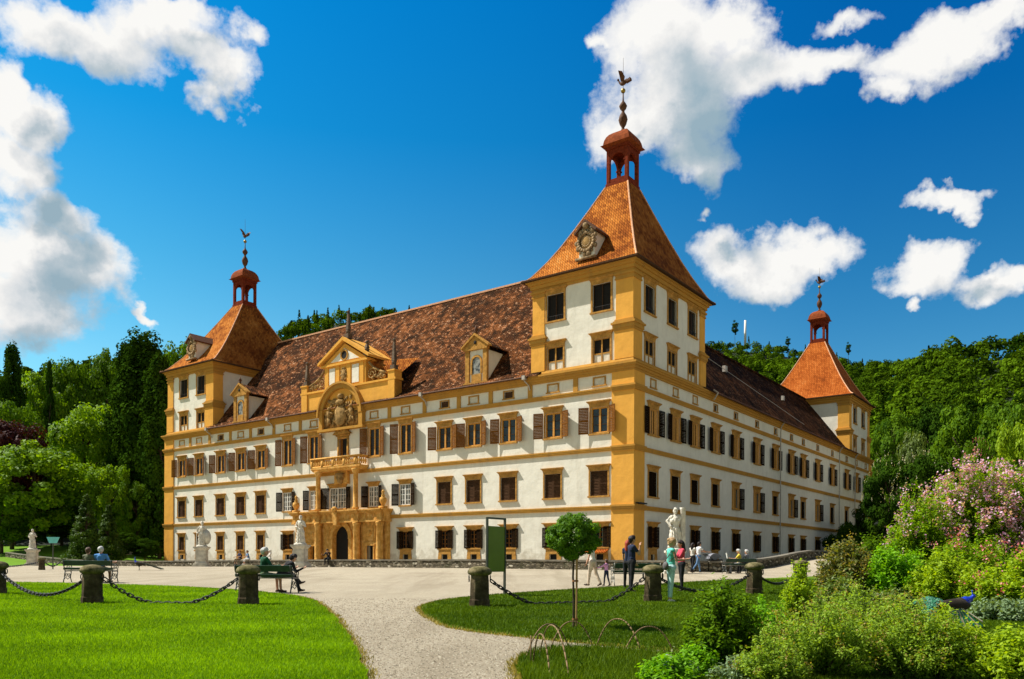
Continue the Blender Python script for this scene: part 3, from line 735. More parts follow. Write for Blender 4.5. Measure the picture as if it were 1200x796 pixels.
# balcony
b=MB(); bx0,bx1,by=-37.3,-29.9,-1.25
b.box(bx0,bx1,by,0,9.45,9.62); b.frustum(bx0+.2,bx1-.2,by+.2,0,9.2,bx0,bx1,by,0,9.45); b.box(CX-1.,CX+1.,-.35,0,7.9,9.2)
bal=b.build('balcony','portal_stone',castle)
b=MB()
def baluster(b,x,yy): b.lathe((x,yy,9.75),[(.1,0),(.07,.08),(.12,.25),(.1,.4),(.05,.55),(.09,.68),(.09,.72)],8)
n=26
for i in range(n+1):
    x=bx0+.12+(bx1-bx0-.24)*i/n
    if i%6!=0: baluster(b,x,by+.12)
    else: b.box(x-.16,x+.16,by,by+.26,9.62,10.5)
for x in (bx0+.12,bx1-.12):
    for k in range(1,4): baluster(b,x,by+.12+k*.28)
b.box(bx0,bx1,by-.0,by+.24,9.62,9.75); b.box(bx0-.05,bx1+.05,by-.05,by+.28,10.47,10.62); b.box(bx0-.05,bx0+.25,by+.28,0,10.47,10.62); b.box(bx1-.25,bx1+.05,by+.28,0,10.47,10.62)
b.build('balustrade','portal_stone',bal,True)
for x in (-36.45,-30.75):
    b=MB(); b.lathe((x,-.95,5.2),[(.34,0),(.34,.15),(.25,.25),(.24,3.55),(.3,3.6),(.34,3.75),(.42,3.95),(.42,4.05)],16); b.build('balcony_column','portal_stone',castle,True)
b=MB(); b.lathe((CX,-.4,8.5),[(.1,-.7),(.4,-.4),(.5,.1),(.6,.5)],12,sy=.6)
for k in range(8): b.ball((CX-.5+k*.14,-.5,8.6+.2*math.cos(k*2)),.15,5)
b.build('bracket','relief_stone',castle,True)
# portal
px0,px1=-40.4,-26.8; yw=-.55
arch_r=1.22; az=2.35
b=MB()
n=16; pts=[(GX+arch_r*math.cos(math.pi*i/n),az+arch_r*math.sin(math.pi*i/n)) for i in range(n+1)]
for i in range(n):
    (xa,za),(xb,zb)=pts[i],pts[i+1]
    b.add([(xa,yw,za),(xa,yw,3.85),(xb,yw,3.85),(xb,yw,zb),(xa,0,za),(xb,0,zb)],[(0,1,2,3),(0,3,5,4)])
for s in (-1,1):
    xo=GX+s*arch_r; xe=px1 if s>0 else px0; xd=GX+s*4.35
    b.add([(xo,yw,-1),(xo,yw,az),(xo,0,az),(xo,0,-1)],[(0,1,2,3)])
    a0,a1=sorted((xo,xd-s*.45)); b.box(a0,a1,yw,0,-1,3.85) if False else b.add([(a0,yw,-1),(a1,yw,-1),(a1,yw,3.85),(a0,yw,3.85)],[(0,1,2,3)])
    a0,a1=sorted((xd+s*.45,xe)); b.box(a0,a1,yw,0,-1,3.85)
    b.box(xd-.45,xd+.45,yw+.002,0,1.5,3.85)
    # carved panel over the side door
    b.box(xd-.75,xd+.75,yw-.05,yw,2.0,3.5); b.box(xd-.5,xd+.5,yw-.1,yw-.05,2.2,3.3); b.ball((xd,yw-.1,2.75),.3,7,sc=(1,.4,1)); b.box(xd-1,xd+1,yw-.08,yw,1.65,1.85)
    b.box(xd-.62,xd-.46,yw-.06,yw,-1,1.55); b.box(xd+.46,xd+.62,yw-.06,yw,-1,1.55); b.box(xd-.7,xd+.7,yw-.1,yw,1.5,1.64)
    # impost
    b.box(xo,xo+s*.62,yw-.12,yw+.1,az-.16,az); b.box(xo,xo+s*.5,yw-.06,yw,-1,az-.16)
b.arc(GX,az,arch_r,arch_r+.45,0,math.pi,yw-.1,yw,18); b.arc(GX,az,arch_r+.45,arch_r+.58,0,math.pi,yw-.17,yw,18)
po=b.build('portal','portal_stone',castle)
MB().box(GX-arch_r,GX+arch_r,-.05,-.02,-1,3.6).build('gateway','painted_dark_inside',po)  # dark sheet over the solid wall, painting the shade of the passage
for s in (-1,1): MB().box(GX+s*4.35-.45,GX+s*4.35+.45,-.1,-.06,-1,1.5).build('side_doorway','painted_dark_inside',po)
b=MB(); b.box(GX+.55,GX+1.1,-.12,-.07,-1,2.6); b.build('gate_leaf','dark_wood',po)
b=MB()
for i,(a_,c_,o_) in enumerate(((3.85,4.0,.12),(4.0,4.15,.06),(4.15,4.72,.0),(4.72,4.85,.18),(4.85,5.0,.32),(5.0,5.12,.42))):
    b.box(px0-.15-o_*.5,px1+.15+o_*.5,-1.0-o_,0,a_,c_-.001)
    for xc in (-39.6,-36.45,-30.6,-27.3): b.box(xc-.5-o_*.4,xc+.5+o_*.4,-1.2-o_,-.9,a_+.002,c_-.003)
x=px0
while x<px1:
    b.box(x,x+.12,-1.06,-1.0,4.17,4.7); b.box(x+.17,x+.29,-1.06,-1.0,4.17,4.7); x+=.85
b.frustum(GX-.25,GX+.25,-1.35,-.9,3.6,GX-.4,GX+.4,-1.45,-.9,4.9); b.ball((GX,-1.4,5.2),.3,7)
b.build('entablature','portal_stone',po,True if False else False)
for xc in (-39.6,-36.45,-30.6,-27.3):
    b=MB(); b.box(xc-.5,xc+.5,-1.25,-.5,-1,-.05); b.lathe((xc,-.92,-.05),[(.44,0),(.44,.1),(.37,.2),(.36,.4),(.37,1.5),(.32,3.45),(.4,3.55),(.36,3.62),(.44,3.75),(.44,3.9)],20); b.build('column','portal_stone',po,True)
for xc in (-40.2,-27.0):
    b=MB(); b.box(xc-.32,xc+.32,-1.1,-.5,5.12,5.35); b.lathe((xc,-.8,5.35),[(.14,0),(.2,.15),(.38,.5),(.34,.8),(.15,.9),(.2,1.0),(.1,1.25),(.18,1.4),(.04,1.6)],12); b.build('urn','portal_stone',po,True)
# small pent roof over the last basement window by the corner
b=MB(); b.add([(-4.2,0,1.05),(-2.1,0,1.05),(-2.0,-.9,.78),(-4.3,-.9,.78),(-4.2,0,1.0),(-2.1,0,1.0),(-2.0,-.9,.72),(-4.3,-.9,.72)],[(0,3,2,1),(4,5,6,7),(3,7,6,2),(0,4,7,3),(1,2,6,5)]); b.build('pent_roof','new_roof_tiles',castle)
b=MB(); b.box(.12,.42,.2,1.6,4.62,4.72); b.build('ledge_light','iron',castle)
# ================================================================ CAMERA, LIGHT, SKY
cam=bpy.data.cameras.new('camera'); co=bpy.data.objects.new('camera',cam); COL.objects.link(co)
cam.sensor_width=36; cam.lens=F/1200*36; cam.shift_y=-(398-658)/1200; cam.clip_end=4000; cam.clip_start=.1
c_,s_=math.cos(ROLL),math.sin(ROLL)
co.matrix_world=Matrix(((c_,-s_,0,0),(0,0,-1,0),(s_,c_,0,E0),(0,0,0,1)))
SC.camera=co
# travel of the sunlight in the palace frame
sl=Vector((.57,.25,-.83)); sw=(MC.to_3x3()@sl).normalized(); SUN=-sw
L=bpy.data.lights.new('sun','SUN'); L.energy=5.0; L.angle=math.radians(.5); L.color=(1,.94,.84)
lo=bpy.data.objects.new('sun',L); COL.objects.link(lo); lo.rotation_euler=sw.to_track_quat('-Z','Y').to_euler(); lo.location=(0,0,90)
w=bpy.data.worlds.new('World'); SC.world=w; w.use_nodes=True
class WT(NT):
    def __init__(s,t): s.t=t
def build_world():
    t=w.node_tree; t.nodes.clear(); q=WT(t)
    out=q.n('ShaderNodeOutputWorld')
    sky=q.n('ShaderNodeTexSky',sky_type='NISHITA',sun_disc=False,sun_elevation=math.asin(SUN.z),sun_rotation=math.atan2(SUN.x,SUN.y),altitude=400,air_density=1.0,dust_density=.6,ozone_density=2.5)
    # cloud group: density of a direction
    g=bpy.data.node_groups.new('cloud_density','ShaderNodeTree')
    g.interface.new_socket('Vector',in_out='INPUT',socket_type='NodeSocketVector'); g.interface.new_socket('Value',in_out='OUTPUT',socket_type='NodeSocketFloat')
    G=WT(g); gi=G.n('NodeGroupInput'); go=G.n('NodeGroupOutput'); V=gi.outputs[0]
    n1=G.noise(V,5.5,7,.60); n2=G.noise(V,16,4,.6)
    w1=G.n('ShaderNodeVectorMath',operation='SUBTRACT',inp={0:n1.outputs['Color'],1:(.5,.5,.5)}).outputs[0]
    w1=G.n('ShaderNodeVectorMath',operation='SCALE',inp={0:w1,'Scale':.13}).outputs[0]
    w2=G.n('ShaderNodeVectorMath',operation='SUBTRACT',inp={0:n2.outputs['Color'],1:(.5,.5,.5)}).outputs[0]
    w2=G.n('ShaderNodeVectorMath',operation='SCALE',inp={0:w2,'Scale':.055}).outputs[0]
    D=G.n('ShaderNodeVectorMath',operation='ADD',inp={0:V,1:w1}).outputs[0]
    D=G.n('ShaderNodeVectorMath',operation='ADD',inp={0:D,1:w2}).outputs[0]
    acc=None
    for px,py,rx,ry,dens in CLOUDS:
        k,m=ray(px,py); c=Vector((k,1,m)).normalized()
        right=Vector((c.y,-c.x,0)).normalized(); up=right.cross(c)
        sx=rx/F*c.y; sy=ry/F*c.y
        d=G.n('ShaderNodeVectorMath',operation='SUBTRACT',inp={0:D,1:tuple(c)}).outputs[0]
        a=G.n('ShaderNodeVectorMath',operation='DOT_PRODUCT',inp={0:d,1:tuple(right/sx)}).outputs['Value']
        b=G.n('ShaderNodeVectorMath',operation='DOT_PRODUCT',inp={0:d,1:tuple(up/sy)}).outputs['Value']
        e=G.n('ShaderNodeVectorMath',operation='DOT_PRODUCT',inp={0:d,1:tuple(c/.3)}).outputs['Value']
        r=G.n('ShaderNodeVectorMath',operation='LENGTH',inp={0:G.n('ShaderNodeCombineXYZ',inp={0:a,1:b,2:e}).outputs[0]}).outputs['Value']
        v=G.math('MULTIPLY',G.math('SUBTRACT',1.,r),dens)
        acc=v if acc is None else G.n('ShaderNodeMath',operation='SMOOTH_MAX',inp={0:acc,1:v,2:.25}).outputs[0]
    # unseen clouds added behind the viewer to whiten the ambient light
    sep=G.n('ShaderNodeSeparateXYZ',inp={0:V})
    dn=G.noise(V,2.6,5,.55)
    fill_cloud=G.math('MULTIPLY',G.math('SUBTRACT',dn.outputs[0],.42),2.6)
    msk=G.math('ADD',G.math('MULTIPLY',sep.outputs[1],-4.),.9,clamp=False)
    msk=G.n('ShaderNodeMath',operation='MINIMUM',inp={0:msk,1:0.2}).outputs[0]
    fill_cloud=G.math('ADD',fill_cloud,G.n('ShaderNodeMath',operation='MINIMUM',inp={0:msk,1:0.}).outputs[0])
    acc=G.n('ShaderNodeMath',operation='MAXIMUM',inp={0:acc,1:fill_cloud}).outputs[0]
    fb=G.noise(V,17,8,.68)
    acc=G.math('ADD',acc,G.math('MULTIPLY',G.math('SUBTRACT',fb.outputs[0],.5),.95))
    g.links.new(acc,go.inputs[0])
    vec=q.coord('Generated')
    def dens(off):
        v=vec if off is None else q.n('ShaderNodeVectorMath',operation='ADD',inp={0:vec,1:off}).outputs[0]
        gn=q.n('ShaderNodeGroup'); gn.node_tree=g; q.link(v,gn.inputs[0]); return gn.outputs[0]
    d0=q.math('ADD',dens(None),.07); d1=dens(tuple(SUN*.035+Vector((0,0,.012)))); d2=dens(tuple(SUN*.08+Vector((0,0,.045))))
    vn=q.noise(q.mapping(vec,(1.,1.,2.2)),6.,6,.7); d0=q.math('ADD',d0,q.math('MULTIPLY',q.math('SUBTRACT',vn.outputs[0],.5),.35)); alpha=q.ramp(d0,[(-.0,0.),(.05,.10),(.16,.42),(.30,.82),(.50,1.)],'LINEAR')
    sh=q.math('ADD',q.math('MULTIPLY',q.math('MAXIMUM',d1,0.) if False else q.n('ShaderNodeMath',operation='MAXIMUM',inp={0:d1,1:0.}).outputs[0],.75),q.math('MULTIPLY',q.n('ShaderNodeMath',operation='MAXIMUM',inp={0:d2,1:0.}).outputs[0],.75))
    ccol=q.ramp(sh,[(.10,(1.05,1.04,1.01)),(.24,(.93,.93,.92)),(.42,(.74,.78,.81)),(.62,(.52,.61,.67)),(1.,(.34,.48,.57))])
    skc=sky.outputs[0]
    hs=q.n('ShaderNodeHueSaturation',inp={'Hue':.497,'Saturation':1.35,'Value':1.0,'Color':skc})
    skc=q.mix(1.,hs.outputs[0],SKYTINT,'MULTIPLY')
    el=q.n('ShaderNodeSeparateXYZ',inp={0:vec}).outputs[2]
    tint=q.ramp(el,[(.0,(1.3,1.25,1.02)),(.22,(1.15,1.2,1.0)),(.33,(.62,1.10,1.0)),(.46,(.10,.98,1.06)),(.6,(.0,.95,1.15))])
    lf=q.n('ShaderNodeSeparateXYZ',inp={0:vec}).outputs[0]
    tint=q.mix(1.,tint,q.ramp(q.math('ADD',lf,.5),[(.1,(1.,1.18,1.10)),(.5,(1.,1.,1.)),(.85,(.45,.74,.88))]),'MULTIPLY')
    skc=q.mix(1.,hs.outputs[0],tint,'MULTIPLY')
    # the added clouds behind the viewer are dimmed and warmed to tune the fill
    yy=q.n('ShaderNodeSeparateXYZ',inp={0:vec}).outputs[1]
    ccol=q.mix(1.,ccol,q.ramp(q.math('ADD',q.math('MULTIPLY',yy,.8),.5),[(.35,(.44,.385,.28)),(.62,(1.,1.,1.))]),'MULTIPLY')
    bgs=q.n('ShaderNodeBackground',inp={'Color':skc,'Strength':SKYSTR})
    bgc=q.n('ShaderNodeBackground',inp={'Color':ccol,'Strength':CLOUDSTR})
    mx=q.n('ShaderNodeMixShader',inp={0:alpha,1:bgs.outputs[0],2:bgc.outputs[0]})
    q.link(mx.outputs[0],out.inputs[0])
SKYSTR=.085; SKYTINT=(.16,.70,.98); CLOUDSTR=.57
CLOUDS=[ # px,py,rx,ry,density
 (90,40,110,42,1.),(175,22,80,34,.9),(30,22,60,32,.9),(235,62,62,26,.8),(262,88,38,24,.85),(290,30,24,22,.55),(200,8,50,20,.8),
 (5,120,30,50,1.),(40,165,40,40,1.),(12,205,45,40,1.),(45,310,95,55,1.),(95,315,46,40,.9),(20,370,70,50,.9),(60,265,60,30,.9),
 (154,374,14,9,.7),(715,45,16,9,.6),
 (790,50,78,70,1.1),(800,130,85,68,1.1),(755,160,60,44,1.),(815,205,50,34,.9),(880,75,60,48,1.),(940,75,60,34,.9),(1000,62,50,24,.8),(860,20,60,34,.9),
 (1085,62,52,40,.95),(1125,35,50,30,.9),(1175,5,40,24,.8),(1055,100,24,22,.8),(1000,5,40,12,.5),
 (905,308,88,38,1.),(860,300,42,34,.9),(950,300,44,30,.9),(900,330,60,22,.9),(830,258,14,9,.55),
 (1102,233,42,14,.85),(1092,228,28,12,.8),
 (1080,318,50,32,1.),(1105,300,30,28,.9),(1070,335,46,24,.9),(1165,325,42,24,.85),(1195,310,30,20,.8),(1078,362,12,7,.6)]
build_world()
w.cycles.sampling_method='MANUAL'; w.cycles.sample_map_resolution=512
SC.view_settings.view_transform='Standard'; SC.view_settings.look='None'; SC.view_settings.exposure=.68; SC.view_settings.gamma=1
SC.cycles.max_bounces=6; SC.cycles.diffuse_bounces=3; SC.cycles.transparent_max_bounces=6; SC.cycles.use_denoising=True
SC.cycles.caustics_reflective=False; SC.cycles.caustics_refractive=False

# ================================================================ GROUND
def mat_gravel():
    t=NT('gravel'); v=t.coord()
    f=t.noise(v,30,6,.85); b=t.noise(v,.35,5,.6); mid=t.noise(v,3.,5,.65); st=t.noise(t.mapping(v,(.08,.6,1)),1.,4,.6)
    c=t.ramp(f.outputs[0],[(.36,(.17,.135,.09)),(.46,(.36,.305,.215)),(.55,(.47,.405,.295)),(.64,(.64,.575,.45))])
    c=t.mix(t.ramp(b.outputs[0],[(.4,0.),(.65,.35)]),c,(.30,.25,.18))
    c=t.mix(t.ramp(mid.outputs[0],[(.5,0.),(.75,.35)]),c,(.22,.185,.13))
    c=t.mix(t.ramp(st.outputs[0],[(.5,0.),(.7,.3)]),c,(.40,.34,.245))
    tr=t.noise(t.mapping(v,(.9,.07,1),(0,0,.25)),1.,4,.6); c=t.mix(t.ramp(tr.outputs[0],[(.50,0.),(.64,.45)]),c,(.24,.195,.13)); dp=t.noise(v,.16,5,.7); c=t.mix(t.ramp(dp.outputs[0],[(.52,0.),(.62,.28)]),c,(.19,.155,.10))
    n=t.bump(f.outputs[0],1.,.03); n=t.bump(mid.outputs[0],.35,.04,n)
    t.principled(c,.95,n,.1); M['gravel']=t.m
mat_gravel()
def mat_turf(name,dark,mid,light):
    t=NT(name); v=t.coord()
    a=t.noise(v,.7,5,.65); f=t.noise(v,30,3,.7)
    c=t.ramp(a.outputs[0],[(.35,dark),(.55,mid),(.75,light)])
    c=t.mix(t.ramp(f.outputs[0],[(.35,.55),(.6,0.)]),c,[x*.45 for x in dark])
    t.principled(c,.9,t.bump(f.outputs[0],.9,.03),.1); M[name]=t.m
mat_turf('turf',(.06,.12,.003),(.11,.20,.004),(.17,.28,.006))
mat_turf('meadow_turf',(.12,.22,.004),(.13,.27,.015),(.18,.34,.02))
mat_turf('bed_soil',(.05,.06,.015),(.06,.09,.02),(.10,.13,.03))
def nonuni(vals): return sorted(set(round(v,3) for v in vals))
WM=12.0
def ground_mesh():
    xs=nonuni([-400,-300,-220,-170,-140,-120,-100,-90]+[-82+2*i for i in range(36)]+[-WM-.0+0*i for i in range(1)]+[i*1.0 for i in range(-12,45)]+[45,50,60,75,100,140,200,300,400]+[WM+.3,WM+.302,-LX-WM-.3,-LX-WM-.302,-LX])
    ys=nonuni([-120,-100,-90]+[-80+1.5*i for i in range(46)]+[-12.302,-12.3]+[-10,-5,0,5,10,15,20,30,40,50,60,70,80,LY+WM+.3,LY+WM+.302,100,130,180,250,400])
    b=MB(); idx={}
    P=[];Fc=[]
    for j,y in enumerate(ys):
        for i,x in enumerate(xs):
            wv=cw(x,y); z=gz(wv.x,wv.y)
            inside=(-LX-WM-.3011<x<WM+.3011) and (-12.3011<y<LY+WM+.3011)
            if inside: z=min(z,E0-3.5)
            P.append((wv.x,wv.y,z))
    nx=len(xs)
    for j in range(len(ys)-1):
        for i in range(nx-1): Fc.append((j*nx+i,j*nx+i+1,(j+1)*nx+i+1,(j+1)*nx+i))
    me=bpy.data.meshes.new('ground'); me.from_pydata(P,[],Fc); me.materials.append(M['gravel']); me.update()
    return tag(obj('ground',me),'pale gravel forecourt in front of the palace',kind='structure')
ground_mesh()
def sheet(name,pts,z,mat,label,kind='structure',h=.0):
    "level-following sheet whose outline is given in ground points"
    import bmesh
    bm=bmesh.new(); vs=[bm.verts.new((p[0],p[1],0)) for p in pts]; bm.faces.new(vs)
    ysn=min(p[1] for p in pts); ysx=max(p[1] for p in pts); y=ysn+1.5
    xsn=min(p[0] for p in pts); xsx=max(p[0] for p in pts)
    while y<ysx:
        bmesh.ops.bisect_plane(bm,geom=bm.verts[:]+bm.edges[:]+bm.faces[:],plane_co=(0,y,0),plane_no=(0,1,0)); y+=max(1.5,y*.06)
    x=xsn+2
    while x<xsx:
        bmesh.ops.bisect_plane(bm,geom=bm.verts[:]+bm.edges[:]+bm.faces[:],plane_co=(x,0,0),plane_no=(1,0,0)); x+=4 if ysx<60 else 12
    for v in bm.verts: v.co.z=gz(v.co.x,v.co.y)+z
    e=bmesh.ops.extrude_face_region(bm,geom=[ed for ed in bm.edges if ed.is_boundary] ) if False else None
    be=[ed for ed in bm.edges if ed.is_boundary]
    r=bmesh.ops.extrude_edge_only(bm,edges=be)
    for v in r['geom']:
        if isinstance(v,bmesh.types.BMVert): v.co.z-=z+.05
    me=bpy.data.meshes.new(name); bm.to_mesh(me); bm.free(); me.materials.append(M[mat]); me.update()
    return tag(obj(name,me),label,kind=kind)
def G2(pts): return [gp(x,y)[:2] for x,y in pts]
def ragged(pts,amp=.05,step=.22,seed=1):
    r=random.Random(seed); out=[]
    for i,p in enumerate(pts):
        q=pts[(i+1)%len(pts)]; d=math.hypot(q[0]-p[0],q[1]-p[1]); n=max(1,min(90,int(d/step)))
        for k in range(n):
            f=k/n; out.append((p[0]+(q[0]-p[0])*f+r.uniform(-amp,amp),p[1]+(q[1]-p[1])*f+r.uniform(-amp,amp)))
    return out
def smooth_poly(pts,it=2):
    for _ in range(it):
        o=[]
        for i,p in enumerate(pts):
            q=pts[(i+1)%len(pts)]; o.append((p[0]*.75+q[0]*.25,p[1]*.75+q[1]*.25)); o.append((p[0]*.25+q[0]*.75,p[1]*.25+q[1]*.75))
        pts=o
    return pts
lawnL=[(-60,683),(0,683),(120,685.5),(240,689.5),(320,696),(361,701.5),(381,713),(401,735),(413,755),(424,780),(438,810),(455,850),(100,1000),(-300,1000),(-400,760)]
LL=G2(lawnL[:-3])+[(-6.,5.),(-16,5.),(-24,24)]
LL=ragged(smooth_poly(LL,2),.03,.25,2)
lawnR=[(490,714),(503,708),(530,702.5),(575,698.5),(628,694.5),(690,690.5),(732,688),(800,683.5),(860,680),(930,677),(1010,674),(1100,672),(1240,676)]
lawnRb=[(1240,786),(1100,780),(960,775),(860,768.5),(771,762),(700,756),(633,749),(580,744),(530,737),(505,727)]
LR=ragged(smooth_poly(G2(lawnR+lawnRb),2),.03,.25,3)
bed=[(607,780),(610,774),(622,767),(650,763),(698,762),(771,769),(860,776),(960,783),(1100,789),(1240,796)]
LB=G2(bed)+[(9.5,6.),(4.0,4.5),(1.2,6.2)]+G2([(640,830),(615,800),(607,790)])
LB=ragged(smooth_poly(LB,2),.03,.2,4)
sheet('lawn',LL,.03,'turf','left lawn inside the chain fence, bright mown grass',kind='structure')
sheet('lawn',LR,.03,'turf','middle lawn round the standard tree',kind='structure')
sheet('flower_bed',LB,.035,'turf','grass-edged bed of shrubs in the right foreground',kind='structure')
# meadow beyond the left end of the wall
sheet('meadow',[(-47,86.5),(-70,84.5),(-150,80),(-240,186),(-52,186),(-46,112)],.03,'meadow_turf','sunlit meadow under the trees at the far left')
sheet('verge',[tuple(cw(-LX-WM-2,-12.9)[:2]),tuple(cw(-LX-WM-30,-12.9)[:2]),tuple(cw(-LX-WM-30,40)[:2]),tuple(cw(-LX-WM-2,40)[:2])],.05,'meadow_turf','grass verge beside the moat')
sheet('shrub_border',[tuple(p) for p in [(13,16),(30,18),(60,36),(60,62),(30,62),(24,38),(16.5,27)]],.045,'bed_soil','planted border under the flowering shrubs at the right')
# ---- grass blades, pure geometry
def in_poly(P,poly):
    x,y=P[:,0],P[:,1]; ins=np.zeros(len(P),bool); n=len(poly); j=n-1
    for i in range(n):
        xi,yi=poly[i];xj,yj=poly[j]
        if yi!=yj:
            c=((yi>y)!=(yj>y))&(x<(xj-xi)*(y-yi)/(yj-yi)+xi); ins^=c
        j=i
    return ins
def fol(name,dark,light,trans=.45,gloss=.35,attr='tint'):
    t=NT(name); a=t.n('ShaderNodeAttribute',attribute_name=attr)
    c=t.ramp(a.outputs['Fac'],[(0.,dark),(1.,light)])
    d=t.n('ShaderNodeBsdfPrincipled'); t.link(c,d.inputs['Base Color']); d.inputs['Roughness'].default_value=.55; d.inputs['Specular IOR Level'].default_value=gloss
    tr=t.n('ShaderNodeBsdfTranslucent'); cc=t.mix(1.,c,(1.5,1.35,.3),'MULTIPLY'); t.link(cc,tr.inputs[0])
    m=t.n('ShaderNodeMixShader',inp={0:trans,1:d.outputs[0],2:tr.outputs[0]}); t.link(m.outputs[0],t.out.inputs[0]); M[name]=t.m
def raw_mesh(name,V,nper,mat,tint,mats=None,mi=None):
    "V: (n*nper,3) vertices of separate n-gons"
    me=bpy.data.meshes.new(name); n=len(V)//nper
    me.vertices.add(len(V)); me.vertices.foreach_set('co',np.ascontiguousarray(V,dtype=np.float32).ravel())
    me.loops.add(n*nper); me.loops.foreach_set('vertex_index',np.arange(n*nper,dtype=np.int32))
    me.polygons.add(n); me.polygons.foreach_set('loop_start',np.arange(n,dtype=np.int32)*nper); me.polygons.foreach_set('loop_total',np.full(n,nper,dtype=np.int32))
    if tint is not None:
        at=me.attributes.new('tint','FLOAT','FACE'); at.data.foreach_set('value',np.ascontiguousarray(tint,dtype=np.float32))
    for m in (mats or [mat]): me.materials.append(M[m])
    if mi is not None: me.polygons.foreach_set('material_index',np.ascontiguousarray(mi,dtype=np.int32))
    me.update(calc_edges=True); return me
fol('grass_blade',(.07,.17,.003),(.31,.53,.010),.4,.1)
fol('grass_blade_cool',(.03,.075,.002),(.15,.235,.008),.3,.1)
def blades(name,poly,n,hmin,hmax,mat,label,ymax=26,seed=1,dens_pow=1.7):
    r=np.random.default_rng(seed); xs=[p[0] for p in poly]; ys=[p[1] for p in poly]
    P=[]; need=n; tot=0
    y0,y1=max(min(ys),5.5),min(max(ys),ymax)
    while tot<n:
        m=n*2; u=r.random(m); y=y0*(y1/y0)**(u**1.0)   # log spacing: denser near
        x=(r.random(m)*1.5-.75)*y
        Q=np.stack([x,y],1); Q=Q[in_poly(Q,poly)]; P.append(Q); tot+=len(Q)
        if len(P)>12: break
    P=np.concatenate(P)[:n]; n=len(P)
    z=ground(P[:,0],P[:,1])+.028
    cl=np.sin(P[:,0]*2.1+np.sin(P[:,1]*1.7)*2)*.5+np.sin(P[:,1]*3.1+P[:,0]*.7)*.5
    h=r.uniform(hmin,hmax,n)*(1+.22*cl); a=r.random(n)*2*np.pi; wd=(.0028+.00045*P[:,1])*r.uniform(.7,1.3,n)
    lean=r.uniform(.1,.8,n)*h; la=r.random(n)*2*np.pi
    V=np.zeros((n,3,3)); base=np.stack([P[:,0],P[:,1],z],1)
    dx=np.stack([np.cos(a)*wd,np.sin(a)*wd,np.zeros(n)],1)
    V[:,0]=base-dx; V[:,1]=base+dx; V[:,2]=base+np.stack([np.cos(la)*lean,np.sin(la)*lean,h],1)
    pat=np.sin(P[:,0]*.9+np.cos(P[:,1]*.6)*1.7)*np.cos(P[:,1]*.8-P[:,0]*.35); tint=np.clip(.46+.14*cl+.17*pat+r.normal(0,.22,n),0,1)
    return tag(obj(name,raw_mesh(name,V.reshape(-1,3),3,mat,tint)),label,'grass',kind='stuff')
blades('grass',LL,330000,.03,.055,'grass_blade','short bright grass of the left lawn',34,1)
blades('grass',LR,230000,.03,.06,'grass_blade_cool','short deeper green grass of the middle lawn',36,2)
blades('grass',LB,90000,.05,.12,'grass_blade_cool','longer tufted grass edging the shrub bed',16,3)

# ---- moat wall
def mat_stone_wall():
    t=NT('rubble_stone'); v=t.coord()
    vo=t.n('ShaderNodeTexVoronoi',feature='F1',inp={'Vector':t.mapping(v,(1,1,2.1)),'Scale':3.6}); ve=t.n('ShaderNodeTexVoronoi',feature='DISTANCE_TO_EDGE',inp={'Vector':t.mapping(v,(1,1,2.1)),'Scale':3.6})
    c=t.ramp(t.n('ShaderNodeSeparateColor',inp={0:vo.outputs['Color']}).outputs[0],[(0.,(.06,.05,.035)),(.5,(.15,.125,.085)),(.85,(.25,.21,.15)),(.97,(.5,.45,.35))])
    c=t.mix(t.ramp(ve.outputs['Distance'],[(.0,1.),(.08,0.)]),c,(.07,.06,.045))
    n=t.noise(v,1.5,5,.65); c=t.mix(t.ramp(n.outputs[0],[(.5,0.),(.7,.6)]),c,(.045,.055,.02))
    t.principled(c,.95,t.bump(t.ramp(ve.outputs['Distance'],[(0.,0.),(.15,1.)]),.9,.06),.1); M['rubble_stone']=t.m
mat_stone_wall()
simple('coping_stone',(.17,.15,.115),.95,.45,1.2,.6,.04)
def moat_wall():
    top=MB(); body=MB()
    def seg(p,q,h=.64,th=.42):
        n=max(1,int((Vector(q)-Vector(p)).length/2.0)); d=(Vector(q)-Vector(p)).normalized(); nr=Vector((-d.y,d.x))*th/2
        for i in range(n):
            a=Vector(p).lerp(Vector(q),i/n); c=Vector(p).lerp(Vector(q),(i+1)/n)
            A=cw(a.x,a.y); C=cw(c.x,c.y); za=gz(A.x,A.y); zc=gz(C.x,C.y)
            N=(MC.to_3x3()@Vector((nr.x,nr.y,0)))
            for b,lo_,hi_,k in ((body,-4.2,h-.12,1.),(top,h-.12,h,1.18)):
                vs=[]
                for X,z in ((A,za),(C,zc)):
                    for s in (-1,1):
                        for hh in (lo_,hi_): vs.append((X.x+N.x*s*k,X.y+N.y*s*k,z+hh))
                b.add(vs,[(0,1,3,2),(4,6,7,5),(0,4,5,1),(2,3,7,6),(1,5,7,3),(0,2,6,4)])
    seg((-LX-WM-4,-WM-.2),(WM-2,-WM-.2)); 
    # rounded corner
    prev=(WM-2,-WM-.2)
    for k in range(1,6):
        a=-math.pi/2+k*math.pi/10; cur=(WM-2+2.2*math.cos(a)+.0,-WM+2+2.2*math.sin(a)); seg(prev,cur); prev=cur
    seg(prev,(WM+.2,70),.66)
    w_=empty('moat_wall',(0,0,0)); 
    body.build('masonry','rubble_stone',w_); top.build('coping','coping_stone',w_)
    tag(w_,'low rubble stone wall with flat coping running along the palace moat','wall')
moat_wall()

